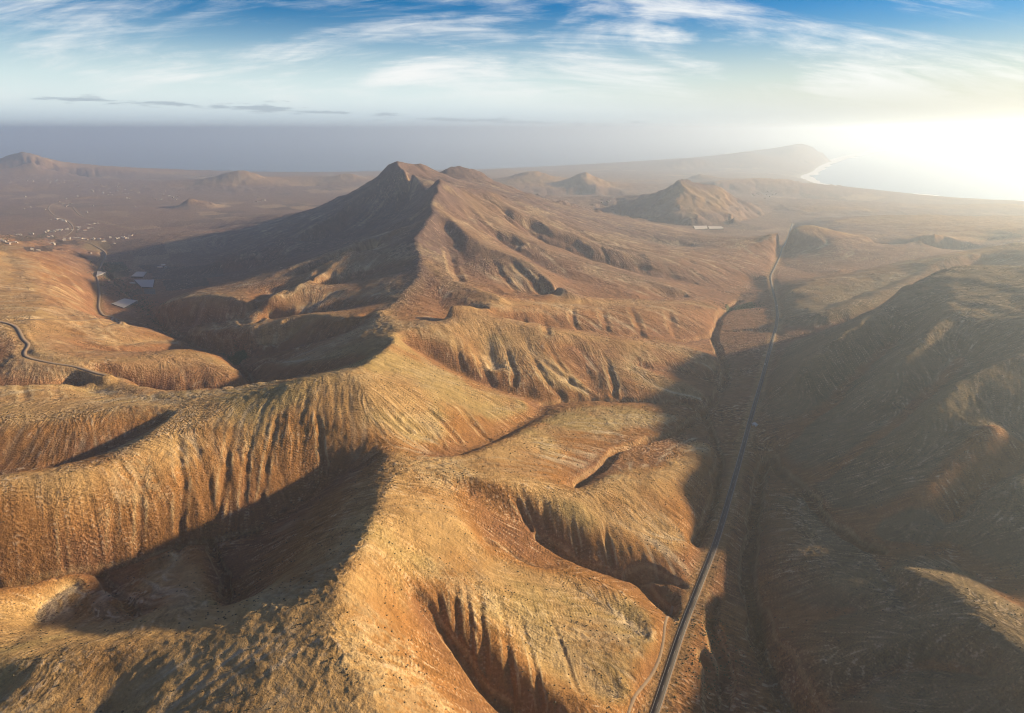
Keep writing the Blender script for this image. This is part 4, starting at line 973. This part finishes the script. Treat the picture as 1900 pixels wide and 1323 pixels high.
far = [('below the far left peak', 85, 336, 55, 5, 24), ('on the hazy plain left of the small dark hill', 220, 352, 90, 14, 32), ('scattered over the middle of the hazy plain', 130, 378, 110, 16, 20),
       ('in the white town by the far left shore', 374, 327.5, 22, 2.5, 22), ('near the foot of the low hazy hills', 310, 366, 60, 12, 20), ('on the pale plain below the flat hills', 480, 372, 60, 6, 6),
       ('in the hazy hamlet right of the cone hill', 1425, 361, 30, 5, 16), ('on the flats left of the cone hill', 1125, 374, 20, 4, 6)]
for where, cx, cy, sx, sy, cnt in far:
    for i in range(cnt):
        place_house(cx + random.gauss(0, 0.5) * sx, cy + random.gauss(0, 0.5) * sy, random.choice([0, 0, 1, 2]), 'tiny pale house ' + where, 'tiny houses ' + where, random.uniform(0.55, 1.0), False)
print('houses', round(time.time() - T0, 1))

# ------------------------------------------------------------------ cars and the slab by the road
def car(px, py, off, label):
    p0 = pick(px, py, bh); i = int(np.argmin(np.hypot(MAINROAD[:, 0] - p0[0], MAINROAD[:, 1] - p0[1]))); i = min(max(i, 1), len(MAINROAD) - 2)
    d = MAINROAD[i + 1] - MAINROAD[i - 1]; d = d / np.linalg.norm(d); q = MAINROAD[i] + np.array([d[1], -d[0], 0]) * off
    t = thing('car', label, 'car', (q[0], q[1], q[2] + 0.03), math.atan2(-d[0], d[1]), 'white cars on the valley road')
    b = MB(); b.box(-.88, .88, -2.15, 2.15, .32, .82); b.prism([(-.84, -2.0), (.84, -2.0), (.84, .75), (-.84, .75)], .82, 1.0)
    b.add([(-.8, -1.95, 1.0), (.8, -1.95, 1.0), (.8, .7, 1.0), (-.8, .7, 1.0), (-.66, -1.4, 1.5), (.66, -1.4, 1.5), (.66, -.1, 1.5), (-.66, -.1, 1.5)], [(4, 5, 6, 7), (0, 1, 5, 4), (1, 2, 6, 5), (2, 3, 7, 6), (3, 0, 4, 7)])
    link('body', b.mesh('car_body', M_PAINT), t)
    for (y0, z0, y1, z1) in ((.72, 1.03, -.06, 1.47), (-1.97, 1.03, -1.44, 1.47)):
        g = MB(); s_ = .02 if y0 > 0 else -.02; g.add([(-.74, y0 + s_, z0), (.74, y0 + s_, z0), (.62, y1 + s_, z1), (-.62, y1 + s_, z1)], [(0, 1, 2, 3)] if y0 < 0 else [(3, 2, 1, 0)])
        link('window', g.mesh('car_window', M_GLASS), t)
    for sx in (-1, 1):
        g = MB(); g.add([(sx * .80, -1.6, 1.05), (sx * .80, .45, 1.05), (sx * .69, -.12, 1.44), (sx * .69, -1.35, 1.44)], [(0, 1, 2, 3)]); link('window', g.mesh('car_window', M_GLASS), t)
        for sy in (-1.3, 1.35):
            wl = MB(); wl.cyl((sx * .80, sy, .33), .33, .22); link('wheel', wl.mesh('car_wheel', M_TYRE), t)
car(1422, 676, -1.7, 'white car in the left lane where the valley road is sunlit')
car(1443, 567, 1.7, 'white car further off where the valley road bends')
p = pick(1398, 789, bh); t = thing('concrete_slab', 'pale grey concrete slab beside the shaded road, at the head of the gravel strip', 'slab', (p[0] + 2, p[1], p[2]), 0.5)
b = MB(); b.prism([(-3, -3.5, 0), (2.6, -4, .3), (3.2, 3, 1.2), (-2.6, 3.6, .9)], 0.3, 0.8); link('deck', b.mesh('slab_deck', M_CONC), t)
for yy, zt_ in ((-3.2, .45), (2.4, .95)):
    b = MB(); b.box(-2.3, 2.4, yy, yy + .5, -3, zt_); link('footing', b.mesh('slab_footing', M_CONC), t)

# ------------------------------------------------------------------ shrubs
def scatter(name, xs, ys, rad_lo, rad_hi, m, tall=0.8):
    n = len(xs)
    z = np.concatenate([terrain(xs[i:i + 60000], ys[i:i + 60000])[0] for i in range(0, n, 60000)])
    r = rng.uniform(rad_lo, rad_hi, n) ; ph = rng.uniform(0, 6.28, n)
    V_ = []
    for k in range(5):
        a = ph + k * 2 * math.pi / 5; rr_ = r * rng.uniform(0.7, 1.25, n)
        V_.append(np.stack([xs + rr_ * np.cos(a), ys + rr_ * np.sin(a), z + 0.25 * r], 1))
    V_.append(np.stack([xs + rng.uniform(-.3, .3, n) * r, ys + rng.uniform(-.3, .3, n) * r, z + r * tall * rng.uniform(0.8, 1.4, n)], 1))
    V_.append(np.stack([xs, ys, z - 0.4 * r], 1))
    V_ = np.stack(V_, 1); base = (np.arange(n) * 7)[:, None]
    F_ = []
    for k in range(5):
        j = (k + 1) % 5; F_ += [base + np.array([[k, j, 5]]), base + np.array([[j, k, 6]])]
    link(name, quick_mesh(name, V_.reshape(-1, 3), np.concatenate(F_), m), kind='stuff')
N_SH = 42000
aa = rng.uniform(D2(-50), D2(50), N_SH); rr2 = np.sqrt(rng.uniform(190 ** 2, 1500 ** 2, N_SH))
sx_, sy_ = np.sin(aa) * rr2, np.cos(aa) * rr2
keep = (fbm(sx_, sy_, 45, 4, 601) * 1.6 + rng.uniform(-0.45, 0.45, N_SH) > 0.02)
for Q, hw, fw, bl in ROADS: keep &= polyd(sx_, sy_, Q, 20.0)[0] > hw + 1.5
scatter('dry_shrubs', sx_[keep], sy_[keep], 0.30, 0.90, M_SHRUB)
gs = []
for pix, spread, cnt in (([(186, 490), (205, 515), (240, 545), (275, 572)], 16, 700), ([(425, 657), (440, 662), (452, 668)], 10, 260), ([(188, 510), (200, 500), (215, 495)], 14, 160), ([(1345, 572), (1380, 570), (1400, 566)], 18, 260),
                         ([(20, 446), (60, 436), (100, 432), (140, 428), (170, 440)], 60, 420), ([(1300, 1150), (1330, 1200), (1290, 1260)], 12, 220), ([(260, 560), (300, 600), (330, 625)], 14, 260)):
    Q = np.array([pick(a, b, bh) for a, b in pix]); Q = spline(Q, 8.0); i = rng.integers(0, len(Q), cnt)
    gs.append(np.stack([Q[i, 0] + rng.normal(0, spread, cnt), Q[i, 1] + rng.normal(0, spread, cnt)], 1))
gs = np.vstack(gs); keep = np.ones(len(gs), bool)
for Q, hw, fw, bl in ROADS: keep &= polyd(gs[:, 0], gs[:, 1], Q, 20.0)[0] > hw + 1.5
scatter('green_scrub', gs[keep, 0], gs[keep, 1], 0.6, np.clip(np.hypot(gs[keep, 0], gs[keep, 1]) / 900, 0.9, 2.4), M_GREEN, 1.0)

# ------------------------------------------------------------------ haze
if USE_HAZE:
    hm = bpy.data.materials.new('haze_air'); hm.use_nodes = True; n = NT(hm.node_tree)
    pv = n.n('ShaderNodeVolumePrincipled'); pv.inputs['Color'].default_value = (0.70, 0.84, 1.0, 1)
    pv.inputs['Density'].default_value = HAZE_DENSITY; pv.inputs['Anisotropy'].default_value = 0.64
    o = n.n('ShaderNodeOutputMaterial'); n.l(pv.outputs[0], o.inputs['Volume'])
    b = 71000.0; z0, z1 = -217.0, 480.0
    hv = np.array([[x, y, z] for z in (z0, z1) for y in (-b, b) for x in (-b, b)])
    hf = np.array([[0, 2, 3, 1], [4, 5, 7, 6], [0, 1, 5, 4], [2, 6, 7, 3], [0, 4, 6, 2], [1, 3, 7, 5]])
    hme = quick_mesh('haze', hv, hf, hm); hme.polygons.foreach_set('use_smooth', np.zeros(6, bool))
    link('haze', hme, kind='stuff')
print('done', round(time.time() - T0, 1))
